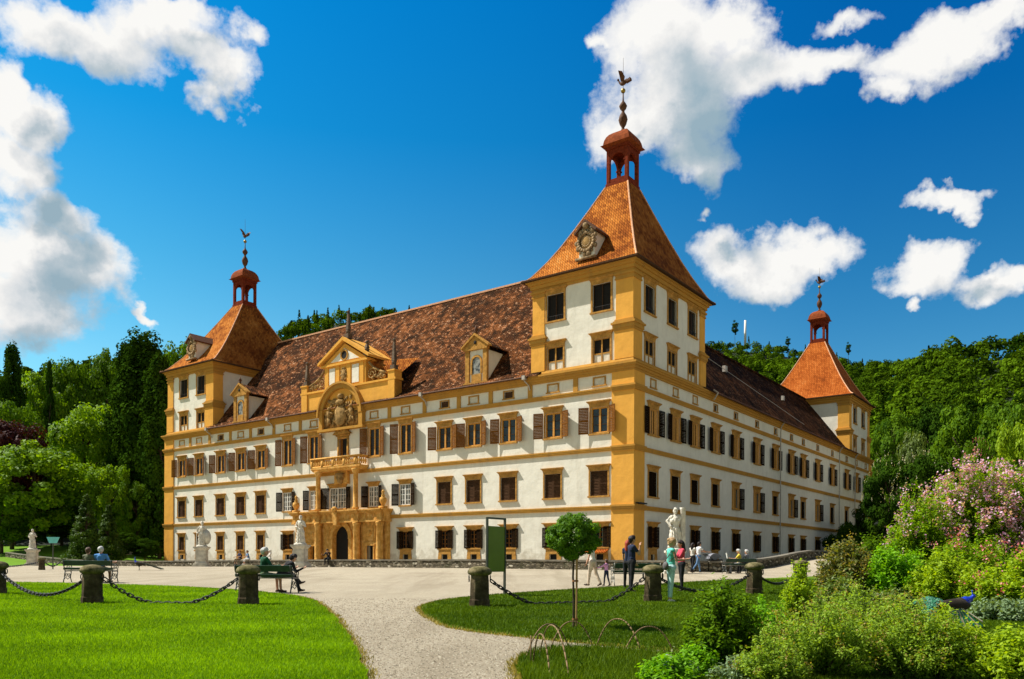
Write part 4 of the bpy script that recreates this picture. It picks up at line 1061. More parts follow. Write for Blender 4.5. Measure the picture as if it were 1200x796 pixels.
# small stones and grit scattered on the near gravel, and blown leaves
def pebbles():
    r=np.random.default_rng(9); n=42000; y=6.5*(22/6.5)**r.random(n); x=(r.random(n)*.75-.42)*y; P=np.stack([x,y],1)
    k=~(in_poly(P,LL)|in_poly(P,LR)|in_poly(P,LB)); P=P[k]; n=len(P); s=r.uniform(.004,.011,n)*(1+.05*P[:,1]); z=ground(P[:,0],P[:,1])
    base=np.stack([P[:,0],P[:,1],z],1); V=np.zeros((n,4,3,3)); a=r.random(n)*6.28
    c=[np.stack([np.cos(a+q)*s,np.sin(a+q)*s*.8,np.zeros(n)],1) for q in (0,1.6,3.1,4.7)]; top=np.stack([0*s,0*s,s*.75],1)
    for i in range(4): V[:,i,0]=base+c[i]; V[:,i,1]=base+c[(i+1)%4]; V[:,i,2]=base+top
    t=np.repeat(r.random(n),4); me=raw_mesh('grit',V.reshape(-1,3),3,'pebble',t); tag(obj('grit',me),'loose grit and small stones on the gravel path',kind='stuff')
def pebmat():
    t=NT('pebble'); a=t.n('ShaderNodeAttribute',attribute_name='tint'); t.principled(t.ramp(a.outputs['Fac'],[(0.,(.17,.14,.10)),(.6,(.36,.30,.21)),(1.,(.62,.56,.44))]),.9,None,.1); M['pebble']=t.m
pebmat(); pebbles()
# thin dry fringe where the lawns meet the gravel
fol('dry_blade',(.14,.13,.02),(.45,.36,.12),.3,.1)
def fringe(poly,n,label,seed):
    r=np.random.default_rng(seed); A=np.array(poly); B=np.roll(A,-1,0); L=np.linalg.norm(B-A,axis=1); k=(A[:,1]<34)&(A[:,1]>6); w_=L*k; w_/=w_.sum(); i=r.choice(len(A),n,p=w_); t=r.random(n)
    P=A[i]*(1-t)[:,None]+B[i]*t[:,None]+r.normal(0,.06,(n,2)); z=ground(P[:,0],P[:,1])+.005; h=r.uniform(.02,.06,n); a=r.random(n)*6.28; wd=.004+.0004*P[:,1]
    base=np.stack([P[:,0],P[:,1],z],1); dx=np.stack([np.cos(a)*wd,np.sin(a)*wd,0*wd],1); V=np.zeros((n,3,3)); V[:,0]=base-dx; V[:,1]=base+dx; V[:,2]=base+np.stack([r.normal(0,.5,n)*h,r.normal(0,.5,n)*h,h],1)
    tag(obj('grass',raw_mesh('grass',V.reshape(-1,3),3,'dry_blade',r.random(n))),label,'grass',kind='stuff')
fringe(LL,16000,'dry straggling grass on the edge of the left lawn',1); fringe(LR,14000,'dry straggling grass on the edge of the middle lawn',2); fringe(LB,9000,'dry straggling grass on the edge of the shrub bed',3)
# ================================================================ HILLS AND FOREST
fol('forest_leaf',(.007,.024,.002),(.13,.23,.008),.18,.0)
HP=[-500,-100,0,60,120,200,260,330,350,390,430,470,520,650,780,826,870,920,960,1020,1045,1080,1120,1160,1200,1400,1700]
HT=[400,415,428,424,414,402,396,382,368,357,356,360,370,380,388,390,391,399,406,417,420,405,392,389,380,352,340]
HR=[330,330,330,330,330,330,360,470,500,520,520,520,520,560,600,620,620,610,600,560,500,400,340,330,330,330,330]
def hill(px,Y):
    px=np.asarray(px,float); Y=np.asarray(Y,float)
    yt=np.interp(px,HP,HT); R=np.interp(px,HP,HR); th=np.where(R>450,11.,11.)
    zr=(658-yt+.0049*(px-600))/F*R+E0-th
    Y0=np.interp(px,[-500,150,260,820,1000,1300],[140,140,185,185,138,120]); zb=np.interp(px,[-500,100,250,800,1000,1300],[3.4,3.4,.6,.6,1.5,1.5])
    t=np.clip((Y-Y0)/(R-Y0),0,1.3)
    z=zb+(zr-zb)*np.where(t<1,t**1.12,1-.25*(t-1)) 
    z=z+(np.sin(px*.021+Y*.018)*3+np.sin(px*.05-Y*.03)*1.8)*np.clip(t,0,1)*np.clip(1.1-t,0,1)*1.5
    return np.where(Y<Y0,zb-1.2,z)
def hill_mesh():
    pxs=np.concatenate([np.arange(-500,1701,22)]); ts=np.linspace(0,1,34)
    b=[];f=[]
    for p in pxs:
        Y0=float(np.interp(p,[-500,150,260,820,1000,1300],[140,140,185,185,138,120])); R=float(np.interp(p,HP,HR))
        for t in ts:
            Y=Y0-12+(R*1.25-Y0+12)*t; b.append((ray(p,400)[0]*Y if False else (p-600)/F*Y,Y,float(hill(p,Y))))
    n=len(ts)
    for i in range(len(pxs)-1):
        for j in range(n-1): f.append((i*n+j,(i+1)*n+j,(i+1)*n+j+1,i*n+j+1))
    me=bpy.data.meshes.new('hillside'); me.from_pydata(b,[],f); me.materials.append(M['forest_floor']); me.polygons.foreach_set('use_smooth',[True]*len(f)); me.update()
    tag(obj('hillside',me),'hills rising behind the palace',kind='structure')
simple('forest_floor',(.008,.014,.004),.95,.5,.05)
hill_mesh()
def forest():
    r=np.random.default_rng(11); P=[]
    for (pa,pb,sp) in ((-60,275,6.7),(285,500,6.7),(815,1260,6.9)):
        Rm=max(np.interp([pa,pb,(pa+pb)/2],HP,HR)); area=.5*(Rm**2-135**2)*(pb-pa)/F; n=int(area/(sp*sp))
        Y=np.sqrt(r.random(n)*(Rm**2-135**2)+135**2); px=r.uniform(pa,pb,n)
        R=np.interp(px,HP,HR); Y0=np.interp(px,[-500,150,260,820,1000,1300],[140,140,185,185,138,120])
        k=(Y<R*1.03)&(Y>Y0+4); P.append(np.stack([px[k],Y[k]],1))
    P=np.concatenate(P); n=len(P); px,Y=P[:,0],P[:,1]; X=(px-600)/F*Y; Z=hill(px,Y)
    conif=(r.random(n)<np.where((px>300)&(px<440)&(Y>440),.30,np.where((px>820)&(px<1010)&(Y>560),.18,.035)))
    rad=np.where(conif,r.uniform(2.3,3.4,n),r.uniform(3.2,5.6,n)); hh=np.where(conif,r.uniform(9,14.5,n),r.uniform(7.5,11.5,n))
    far=np.where((px>820)&(px<1020)&(Y>520),.72,1.); rad*=far; hh*=far
    base=np.clip(r.normal(.36,.2,n)+.16*np.sin(px*.023+Y*.017)*np.cos(Y*.03),0,1); base=np.where(conif,base*.3,base)
    Q=np.where(Y<260,420,190); idx=np.repeat(np.arange(n),Q); m=len(idx)
    d=r.normal(size=(m,3)); d/=np.linalg.norm(d,axis=1)[:,None]; d[:,2]=np.abs(d[:,2])*1.1-.25; d/=np.linalg.norm(d,axis=1)[:,None]
    # lumpy ellipsoids / cones
    lob=np.zeros(m); L=r.normal(size=(n,7,3)); L/=np.linalg.norm(L,axis=2)[:,:,None]
    for j in range(7): lob=np.maximum(lob,np.clip((np.sum(L[idx,j]*d,axis=1)-.72)/.28,0,1))
    rr=(.70+.34*lob)*r.uniform(.86,1.04,m); cf=conif[idx]
    zc=np.where(cf,0,hh[idx]*.58); rz=np.where(cf,0,hh[idx]*.44)
    pos=np.stack([X[idx]+d[:,0]*rad[idx]*rr,Y[idx]+d[:,1]*rad[idx]*rr,Z[idx]+zc+d[:,2]*rz*rr],1)
    t=r.random(m); a=r.random(m)*6.283; cr=rad[idx]*(1-t)*r.uniform(.6,1.1,m)
    cpos=np.stack([X[idx]+np.cos(a)*cr,Y[idx]+np.sin(a)*cr,Z[idx]+hh[idx]*(.1+.95*t)],1); cn=np.stack([np.cos(a),np.sin(a),np.full(m,.5)],1)
    pos=np.where(cf[:,None],cpos,pos); nrm=np.where(cf[:,None],cn,d)+r.normal(0,.38,(m,3)); nrm/=np.linalg.norm(nrm,axis=1)[:,None]
    size=np.where(cf,.5,.62)*np.where(Y[idx]<260,.60,.92)*r.uniform(.7,1.4,m)*far[idx]
    tint=np.clip(base[idx]+r.normal(0,.10,m)+.16*(lob-.3),0,1)
    me=quad_mesh('forest',pos,nrm,size,tint,'forest_leaf',r,.8); tag(obj('forest',me),'dense mixed forest covering the hills behind the palace',kind='stuff')
def quad_mesh(name,pos,nrm,size,tint,mat,r,asp=.6,mats=None,mi=None):
    m=len(pos); ref=r.normal(size=(m,3)); u=np.cross(nrm,ref); u/=np.linalg.norm(u,axis=1)[:,None]+1e-9; v=np.cross(nrm,u)
    s=size[:,None]; V=np.empty((m,4,3)); V[:,0]=pos-u*s; V[:,1]=pos-v*s*asp; V[:,2]=pos+u*s; V[:,3]=pos+v*s*asp
    return raw_mesh(name,V.reshape(-1,3),4,mat,tint,mats,mi)
forest()
# ---------------------------------------------------------------- trees
fol('bright_leaf',(.05,.14,.004),(.27,.43,.008),.42,.1)
fol('mid_leaf',(.028,.085,.006),(.15,.27,.008),.36,.04)
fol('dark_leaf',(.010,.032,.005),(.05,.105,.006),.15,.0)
fol('conifer_leaf',(.02,.05,.008),(.09,.16,.015),.2,.08)
fol('topiary_leaf',(.03,.10,.004),(.17,.34,.014),.4,.15)
fol('purple_leaf',(.02,.006,.007),(.085,.022,.022),.25,.05)
fol('olive_leaf',(.06,.11,.012),(.20,.28,.05),.35,.3)
fol('yellow_green_leaf',(.10,.20,.004),(.38,.52,.015),.45,.15)
fol('lime_leaf',(.06,.18,.004),(.24,.50,.012),.45,.15)
fol('brownish_leaf',(.05,.06,.012),(.20,.22,.04),.4,.3)
fol('loose_leaf',(.09,.18,.010),(.34,.49,.05),.42,.12)
fol('grey_leaf',(.08,.14,.05),(.24,.34,.16),.3,.3)
fol('lilac_flower',(.45,.16,.34),(.88,.62,.82),.35,.1)
fol('rose_flower',(.45,.05,.09),(.85,.30,.38),.3,.2)
fol('cream_flower',(.45,.42,.25),(.85,.82,.6),.3,.2)
fol('blue_flower',(.20,.25,.55),(.5,.55,.85),.3,.2)
fol('mixed_tip',(.20,.14,.03),(.45,.35,.09),.4,.3)
def bark():
    t=NT('bark'); v=t.coord(); n=t.noise(t.mapping(v,(6,6,1.2)),2.,5,.7)
    c=t.ramp(n.outputs[0],[(.35,(.03,.022,.015)),(.65,(.12,.09,.06))]); t.principled(c,.95,t.bump(n.outputs[0],.8,.04),.1); M['bark']=t.m
bark()
def crown(name,rx,ry,z0,z1,ncl,nper,leaf,seed,mat,shape='broad',asp=.6,clr=.22,rag=1.):
    r=np.random.default_rng(seed); 
    if shape=='broad':
        d=r.normal(size=(ncl,3)); d/=np.linalg.norm(d,axis=1)[:,None]; q=r.uniform(.35,1.,ncl)**.5
        q*=1+.16*rag*np.sin(d[:,0]*5+seed)*np.cos(d[:,2]*4+seed*2)
        cz=z0+(z1-z0)*(.5+.5*d[:,2]*q*.88); C=np.stack([d[:,0]*rx*q,d[:,1]*ry*q,cz],1); R=clr*rx*r.uniform(.6,1.25,ncl)
    elif shape=='cone':
        t=r.random(ncl)**1.3; a=r.random(ncl)*6.283; w_=(1-t)*.95+.03; q=r.uniform(.55,1.,ncl)
        C=np.stack([np.cos(a)*rx*w_*q,np.sin(a)*ry*w_*q,z0+(z1-z0)*t],1); R=clr*rx*(.35+.8*(1-t))*r.uniform(.7,1.1,ncl)
    elif shape=='column':
        t=r.random(ncl); a=r.random(ncl)*6.283; w_=np.sin(np.pi*np.clip(t*.86+.1,0,1))**.55; q=r.uniform(.5,1.,ncl)*(1+.2*rag*np.sin(t*17+a*2+seed))
        C=np.stack([np.cos(a)*rx*w_*q,np.sin(a)*ry*w_*q,z0+(z1-z0)*t],1); R=clr*rx*r.uniform(.7,1.2,ncl)
    idx=np.repeat(np.arange(ncl),nper); m=len(idx); d=r.normal(size=(m,3)); d/=np.linalg.norm(d,axis=1)[:,None]
    rr=r.uniform(.55,1.08,m); vs=.72 if shape!='column' else 1.2
    pos=C[idx]+d*np.stack([R[idx],R[idx],R[idx]*vs],1)*rr[:,None]
    out=pos-np.array([0,0,(z0+z1)/2]); out/=np.linalg.norm(out,axis=1)[:,None]+1e-9
    nrm=d*.75+out*.35+np.array([0,0,.3])+r.normal(0,.42,(m,3)); nrm/=np.linalg.norm(nrm,axis=1)[:,None]
    tone=r.uniform(.12,.88,ncl); tint=np.clip(tone[idx]*.6+.2+r.normal(0,.13,m),0,1)
    return quad_mesh(name,pos,nrm,leaf*r.uniform(.65,1.3,m),tint,mat,r,asp)
def trunk_mesh(h,r0,rx,seed,crown_z0,limbs=7):
    r=random.Random(seed); b=MB(); pts=[Vector((0,0,-.3))]; 
    for i in range(1,7): pts.append(Vector((r.uniform(-.03,.03)*h*.3,r.uniform(-.03,.03)*h*.3,h*.85*i/6)))
    b.path(pts,r0,9,taper=.25)
    for i in range(limbs):
        z=crown_z0+(h*.8-crown_z0)*r.uniform(-.05,.8); a=i*2.4+r.random(); l=rx*r.uniform(.5,.85); k=min(5,int(z/(h*.85)*6)); p=Vector((0,0,z))
        q=p+Vector((math.cos(a)*l*.5,math.sin(a)*l*.5,l*.45)); s=q+Vector((math.cos(a)*l*.5,math.sin(a)*l*.5,l*.35))
        b.path([p,q,s],r0*.45,6,taper=.2)
    return b
TREES={}
def tree_proto(kind):
    if kind in TREES: return TREES[kind]
    k,v=kind.rsplit('_',1); v=int(v)
    # unit size: 10 m tall, width 2*rx
    spec={'broad':dict(rx=5.,z0=1.6,z1=12.5,ncl=95,nper=190,leaf=.20,shape='broad',clr=.23),
          'column':dict(rx=2.6,z0=.6,z1=20.,ncl=190,nper=150,leaf=.20,shape='column',clr=.34),
          'conifer':dict(rx=3.2,z0=.4,z1=12.,ncl=170,nper=110,leaf=.16,shape='cone',clr=.30),
          'pine':dict(rx=2.,z0=6.,z1=14.,ncl=26,nper=120,leaf=.2,shape='broad',clr=.4)}[k]
    c=crown(k+'_crown',spec['rx'],spec['rx'],spec['z0'],spec['z1'],spec['ncl'],spec['nper'],spec['leaf'],100+v*7+len(k),'mid_leaf',spec['shape'],.62,spec['clr'])
    t=trunk_mesh(spec['z1'],.32 if k!='pine' else .2,spec['rx']*.8,v+3,spec['z0']+1).mesh('trunk',['bark'],True)
    TREES[kind]=(c,t,spec); return TREES[kind]
def set_mat(o,mat):
    o.material_slots[0].link='OBJECT'; o.material_slots[0].material=M[mat]
def tree(name,kind,px,ytop,Y,wpx,mat,label,cat='tree',group=None,zb=None,flowers=None,base=None):
    c,t,sp=tree_proto(kind); X=(px-600)/F*Y
    z=(gz(X,Y) if Y<140 else float(hill(px,Y))) if zb is None else zb
    H=(658-ytop+.0049*(px-600))/F*Y+E0-z; W=wpx/F*Y
    root=empty(name,(X,Y,z-.05),(px*1.7)%6.28); s=(W/(2*sp['rx']*1.08),W/(2*sp['rx']*1.08),H/sp['z1']/1.0)
    co_=obj('crown',c,root); co_.scale=s; set_mat(co_,mat)
    to=obj('trunk',t,root); to.scale=(s[2],s[2],s[2]) if s[2]<s[0] else (s[0],s[0],s[2])
    if flowers:
        r=np.random.default_rng(int(px)); n=80; d=r.normal(size=(n,3)); d[:,2]=abs(d[:,2])*.8; d/=np.linalg.norm(d,axis=1)[:,None]
        pc=d*np.array([sp['rx'],sp['rx'],(sp['z1']-sp['z0'])/2])*.98+np.array([0,0,(sp['z0']+sp['z1'])/2]); idx=np.repeat(np.arange(n),8)
        pos=pc[idx]+r.normal(0,1,(len(idx),3))*np.array([.06,.06,.2]); nn=r.normal(size=(len(idx),3)); nn/=np.linalg.norm(nn,axis=1)[:,None]
        fo=tag(obj('flowers',quad_mesh('flowers',pos,nn,np.full(len(idx),.07),r.random(len(idx)),flowers,r,.8),root),kind='stuff'); fo.scale=s
    tag(root,label,cat,group)
    return root
GL='trees at the left edge of the park'; GR='trees right of the palace'
T=[('broadleaf_tree','broad_1',40,516,112,128,'bright_leaf','low spreading bright green tree with layered boughs, behind the far left statue'),
('broadleaf_tree','broad_2',98,472,126,104,'bright_leaf','rounded bright green tree standing behind and above the layered one'),
('broadleaf_tree','broad_3',12,462,140,84,'mid_leaf','mid green tree at the left frame edge above the copper beech'),
('copper_beech','broad_2',14,490,114,84,'purple_leaf','dark purple copper beech at the left frame edge'),
('broadleaf_tree','broad_3',82,412,166,66,'mid_leaf','tall tree on the skyline, left of the pair above the meadow'),
('broadleaf_tree','broad_1',125,408,172,60,'mid_leaf','tall tree on the skyline just left of the dark poplar-like trees'),
('broadleaf_tree','broad_2',48,436,158,74,'bright_leaf','lighter green tree filling the gap under the small dark pine'),
('pine_tree','column_1',13,413,150,30,'dark_leaf','dark narrow tree on the skyline at the left frame edge'),
('pine_tree','conifer_2',57,424,152,34,'dark_leaf','small dark pine poking above the trees left of the skyline gap'),
('cypress_tree','column_2',168,394,119,62,'dark_leaf','tallest dark columnar tree beside the left palace tower'),
('cypress_tree','column_1',149,412,124,46,'dark_leaf','dark columnar tree left of the tallest one'),
('cypress_tree','column_3',187,425,112,46,'dark_leaf','dark columnar tree touching the left palace tower'),
('broadleaf_tree','broad_3',128,540,112,54,'bright_leaf','small bright green tree between the little conifer and the dark columns'),
('broadleaf_tree','broad_1',142,492,130,66,'bright_leaf','bright green tree half hidden by the dark columnar trees'),
('conifer_tree','conifer_1',101,580,96,50,'conifer_leaf','little yellowish green conifer behind the seated couple'),
('conifer_tree','conifer_3',127,592,101,40,'conifer_leaf','second small conifer right of the yellowish one'),
('broadleaf_tree','broad_2',2,566,108,70,'mid_leaf','low green tree at the left frame edge beneath the copper beech'),
('broadleaf_tree','broad_2',212,398,186,60,'mid_leaf','tree on the slope peeping over the left palace tower'),
('broadleaf_tree','broad_1',72,566,122,66,'mid_leaf','shadowy tree behind the little conifer'),
('broadleaf_tree','broad_3',160,560,112,44,'mid_leaf','low tree at the foot of the dark columns')]
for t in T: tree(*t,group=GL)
T=[('willow_tree','broad_2',1066,503,112,42,'olive_leaf','pale olive tree against the dark wood right of the palace'),
('chestnut_tree','broad_1',1042,532,88,66,'dark_leaf','dark chestnut with pale candle flowers touching the right tower'),
('chestnut_tree','broad_3',1080,528,80,74,'dark_leaf','dark chestnut with pale candles behind the pink flowering bush'),
('broadleaf_tree','broad_2',1130,474,124,84,'mid_leaf','broad dark green tree at the wood edge, left of the frame edge tree'),
('broadleaf_tree','broad_3',1182,462,118,84,'mid_leaf','broad tree rising behind the yellow-green one at the right edge'),
('broadleaf_tree','broad_1',1046,478,146,62,'mid_leaf','tree at the wood edge nearest the right tower'),
('broadleaf_tree','broad_2',1092,468,150,70,'dark_leaf','dark tree deep in the wood between the olive tree and the right edge'),
('broadleaf_tree','broad_3',1194,486,44,64,'yellow_green_leaf','sunlit yellow-green tree at the right frame edge'),
('chestnut_tree','broad_2',1146,512,72,44,'mid_leaf','small tree with reddish blossom behind the lilac bush'),
('broadleaf_tree','broad_1',1024,578,104,46,'dark_leaf','low dark tree against the foot of the right tower'),
('broadleaf_tree','broad_1',1230,440,100,100,'mid_leaf','tall tree cut by the right frame edge')]
for i,t in enumerate(T): tree(*t,group=GR,flowers={1:'cream_flower',2:'cream_flower',8:'rose_flower'}.get(i))
# dark undergrowth at the back of the meadow
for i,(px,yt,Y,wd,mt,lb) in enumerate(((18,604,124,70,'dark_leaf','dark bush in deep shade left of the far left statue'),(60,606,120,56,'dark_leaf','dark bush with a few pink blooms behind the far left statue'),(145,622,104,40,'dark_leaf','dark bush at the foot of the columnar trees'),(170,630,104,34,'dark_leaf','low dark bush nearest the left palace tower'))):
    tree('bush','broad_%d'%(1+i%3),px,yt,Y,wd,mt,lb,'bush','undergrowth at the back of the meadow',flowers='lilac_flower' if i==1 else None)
for i,(u,h,wv,lb) in enumerate(((50,7.4,5.5,'left of the three dark yew bushes in the moat by the shaded front'),(55.5,7.8,6,'middle of the three dark yew bushes in the moat by the shaded front'),(61.5,7.9,6,'right of the three dark yew bushes in the moat by the shaded front'))):
    p=cw(3.2,u); c,t_,sp=tree_proto('broad_%d'%(i+1)); root=empty('yew_bush',(p.x,p.y,E0-3.5)); o=obj('foliage',c,root); s=wv/(2*5.4); o.scale=(s,s,(h+1.2)/12.5); set_mat(o,'dark_leaf'); tag(root,lb,'bush','yew bushes in the palace moat')
# ridge pines and mast
for px,yt,wd,lb in ((860,373,8,'lone tall pine on the ridge beside the white mast'),(922,393,6,'small lone pine on the ridge right of the white mast'),(993,399,6,'thin lone pine on the ridge right of the far tower')):
    R=float(np.interp(px,HP,HR)); X=(px-600)/F*R; z=float(hill(px,R))
    c,t_,sp=tree_proto('pine_1'); root=empty('pine_tree',(X,R,z)); H=(658-yt+.0049*(px-600))/F*R+E0-z
    o=obj('crown',c,root); s=wd/F*R/4.2; o.scale=(s,s,H/14.3); set_mat(o,'dark_leaf'); o=obj('trunk',t_,root); o.scale=(.8,.8,H/14.3); tag(root,lb,'tree','lone pines on the ridge')
px=872; R=620; X=(px-600)/F*R; z=float(hill(px,R)); b=MB(); b.tube((X,R,z),(X,R,E0+(658-375)/F*R+.5),1.0,.8,8); pass
tag(b.build('radio_mast','white_paint',None,True),'thin white mast on the wooded ridge right of the near tower','mast')

# ---------------------------------------------------------------- shrubs
def sprigs(name,rx,ry,h,nsp,nleaf,leaf,seed,mat,spread=1.,tipmat=None,tipn=0,asp=.5,up=.9,base=.15,stem=True,parent=None,zlo=.15):
    "twigs fanning up from the base with leaves along them"
    r=np.random.default_rng(seed)
    a=r.random(nsp)*6.283; q=r.random(nsp)**.5
    top=np.stack([np.cos(a)*rx*q,np.sin(a)*ry*q,h*np.sqrt(np.clip(1-.82*q**2,0.05,1))*r.uniform(.62,1.10,nsp)],1)
    bot=np.stack([top[:,0]*base,top[:,1]*base,np.zeros(nsp)],1)
    tl=zlo+(1-zlo)*np.sort(r.random((nsp,nleaf)),axis=1)**.75; idx=np.repeat(np.arange(nsp),nleaf); t=tl.ravel()
    bend=np.stack([np.cos(a),np.sin(a),-.3*np.ones(nsp)],1)*(r.uniform(.0,.22,nsp)*h)[:,None]
    def at(i,t): return bot[i]+(top[i]-bot[i])*t[:,None]+bend[i]*((t**2-t))[:,None]*1.4
    P=at(idx,t); m=len(idx)
    off=r.normal(size=(m,3)); off/=np.linalg.norm(off,axis=1)[:,None]; P=P+off*(leaf*r.uniform(.6,3.2,m))[:,None]
    n=off*.5+np.array([0,0,.8])+r.normal(0,.45,(m,3)); n/=np.linalg.norm(n,axis=1)[:,None]
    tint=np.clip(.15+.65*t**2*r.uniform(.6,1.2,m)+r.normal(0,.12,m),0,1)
    me=quad_mesh(name,P,n,leaf*r.uniform(.6,1.3,m),tint,mat,r,asp)
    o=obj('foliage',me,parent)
    if stem:
        b=MB()
        for i in range(min(nsp,60)):
            tt=np.array([0,.3,.6,.95]); pp=at(np.array([i]*4),tt); b.path([tuple(x) for x in pp],.004+.004*h,4,taper=.35)
        b.build('stems','bark',parent)
    if tipmat:
        k=r.choice(nsp,min(tipn,nsp),replace=False); ii=np.repeat(k,26 if leaf>.06 else 16); pos=at(ii,np.ones(len(ii)))+r.normal(0,1,(len(ii),3))*leaf*np.array([1.3,1.3,1.8]); nn=r.normal(size=(len(ii),3)); nn/=np.linalg.norm(nn,axis=1)[:,None]
        tag(obj('flowers',quad_mesh('flowers',pos,nn,leaf*(.7 if leaf>.06 else .55)*r.uniform(.6,1.3,len(ii)),r.random(len(ii)),tipmat,r,.85),parent),kind='stuff')
def shrub(name,px,ybase,ytop,wpx,mat,label,nsp,nleaf,leaf,seed,tip=None,tipn=0,cat='shrub',asp=.5,zlo=.15,depth=None,ryk=1.,group='shrubs of the right foreground bed'):
    if mat=='loose_leaf': nleaf=int(nleaf*.78); nsp=int(nsp*.85)
    p=gp(px,ybase) if depth is None else Vector(((px-600)/F*depth,depth,gz((px-600)/F*depth,depth)))
    sc=p.y/F; h=(658-ytop+.0049*(px-600))*sc+E0-p.z; w_=wpx*sc/2
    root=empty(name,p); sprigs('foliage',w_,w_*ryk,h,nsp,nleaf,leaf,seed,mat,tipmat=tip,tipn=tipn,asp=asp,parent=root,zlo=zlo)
    tag(root,label,cat,group); return root
shrub('shrub',846,790,682,96,'mid_leaf','dense dark green leafy shrub nearest the standing women',120,130,.030,21)
shrub('low_plant',785,806,768,80,'lime_leaf','low broad-leaved plant with a few pale blue flowers at the bed front',90,50,.030,22,'blue_flower',4,'plant')
shrub('low_plant',815,798,758,60,'lime_leaf','fresh green leafy clump left under the dense dark shrub',90,60,.024,52,cat='plant')
shrub('low_plant',870,806,768,80,'grey_leaf','low pale leafed clump beneath the dense dark shrub',80,55,.022,53,cat='plant')
shrub('shrub',962,800,694,150,'loose_leaf','loose yellowish twiggy shrub filling the bed at the bottom right',300,95,.019,23,'mixed_tip',60)
shrub('shrub',1062,802,700,150,'loose_leaf','loose yellowish twiggy shrub in front of the displaying peacock',300,95,.019,24,'mixed_tip',60)
shrub('shrub',905,812,742,90,'loose_leaf','short loose shrub between the dense dark one and the twiggy mass',150,90,.018,25,'mixed_tip',20)
shrub('shrub',1010,776,684,120,'loose_leaf','twiggy shrub standing behind the loose yellowish pair',200,90,.02,26,'mixed_tip',20)
shrub('shrub',936,745,656,46,'yellow_green_leaf','narrow upright yellow-green shrub in front of the last stone post',80,90,.026,27)
shrub('shrub',990,706,636,72,'brownish_leaf','olive brown shrub with reddish new tips beside the stone posts',170,90,.05,28,'mixed_tip',50,group='shrubs behind the bed')
shrub('shrub',1048,708,640,82,'lime_leaf','rounded vivid green shrub left of the pink flowering bush',190,95,.05,29,group='shrubs behind the bed')
shrub('shrub',1108,712,650,84,'yellow_green_leaf','golden green shrub above the displaying peacock',180,85,.045,30,group='shrubs behind the bed')
shrub('shrub',1165,716,660,76,'yellow_green_leaf','yellow-green shrub between the peacock and the right edge',150,85,.045,31,'rose_flower',12,group='shrubs behind the bed')
shrub('shrub',1212,720,640,70,'yellow_green_leaf','yellow-green shrub cut by the right frame edge beside pink blossom',140,90,.05,32,'rose_flower',10,group='shrubs behind the bed')
shrub('shrub',1085,690,588,100,'bright_leaf','tall soft green shrub on the left flank of the lilac bush',230,100,.06,33,group='shrubs behind the bed')
shrub('lilac_bush',1078,692,572,80,'bright_leaf','smaller lilac bush with sparse blossom, leftmost of the pink mass',200,95,.06,71,'lilac_flower',80,group='pink flowering bushes')
shrub('lilac_bush',1132,690,545,120,'bright_leaf','big bush covered in pale pink lilac blossom, in the middle of the pink mass',330,100,.065,34,'lilac_flower',210,group='pink flowering bushes')
shrub('lilac_bush',1196,690,548,130,'bright_leaf','big bush of pale pink blossom cut by the right frame edge',330,100,.065,35,'lilac_flower',200,group='pink flowering bushes')
shrub('azalea_bush',1140,704,628,110,'bright_leaf','lower bush dotted with rose red flowers under the pink lilac',180,90,.05,36,'rose_flower',36,group='pink flowering bushes')
shrub('shrub',1100,800,712,120,'yellow_green_leaf','airy yellow-green shrub right of the twiggy pair in the foreground',210,90,.022,61)
shrub('shrub',900,770,700,70,'lime_leaf','bright small-leafed shrub just right of the dense dark one',120,90,.022,62)
shrub('shrub',1150,690,610,110,'lime_leaf','soft green shrub at the foot of the lilac blossom',200,90,.055,63,'lilac_flower',40,group='shrubs behind the bed')
shrub('shrub',1020,694,628,60,'mid_leaf','mid green shrub between the olive brown and the vivid green ones',130,90,.05,64,group='shrubs behind the bed')
shrub('shrub',1190,812,738,110,'yellow_green_leaf','leafy yellow-green shrub in the bottom right corner',190,80,.03,37)
shrub('shrub',1135,806,770,70,'loose_leaf','small loose shrub left of the one in the bottom right corner',110,80,.02,38)
shrub('low_plant',1178,728,703,84,'grey_leaf','low grey-green leafy clump beside the peacock',130,60,.04,39,cat='plant')
shrub('low_plant',1040,738,690,90,'olive_leaf','olive ground plant between the twiggy shrub and the vivid green one',130,70,.035,40,cat='plant')
shrub('low_plant',985,740,676,70,'olive_leaf','olive plant behind the narrow upright shrub',130,70,.035,41,cat='plant')
# ---------------------------------------------------------------- standard tree with stake
p=gp(672,737.5); root=empty('standard_tree',p); sc=p.y/F
c=crown('crown',.45,.45,1.18,2.03,150,120,.028,77,'mid_leaf','broad',.42,.22,.6); obj('crown',c,root); c.materials[0]=M['topiary_leaf']
b=MB(); b.path([(0,0,-.05),(.006,.0,.5),(-.012,0,.9),(.0,0,1.3),(.01,0,1.6)],.021,8,taper=.7)
for a in range(7): b.path([(0,0,1.25),(.2*math.cos(a),.2*math.sin(a),1.5),(.33*math.cos(a),.33*math.sin(a),1.65)],.008,5)
b.build('trunk','bark',root)
tag(root,'small round-headed standard tree tied to a stake in the middle lawn','tree')
b=MB(); b.tube((.045,-.015,-.05),(.055,-.015,1.22),.017,.016,8); s_o=b.build('plant_stake','stake_wood',None) if False else None
simple('stake_wood',(.42,.25,.10),.8,.25,10); simple('tie_rope',(.30,.13,.05),.9,.2,20)
st=empty('plant_stake',(p.x+.045,p.y-.02,p.z)); b=MB(); b.tube((0,0,-.05),(.008,0,1.24),.019,.017,8); b.build('post','stake_wood',st)
for z in (.16,.82): MB().lathe((-.018,.008,z),[(.05,0),(.05,.03),(.044,.03),(.044,0)],12,sx=1.1,sy=.8).build('tie','tie_rope',st)
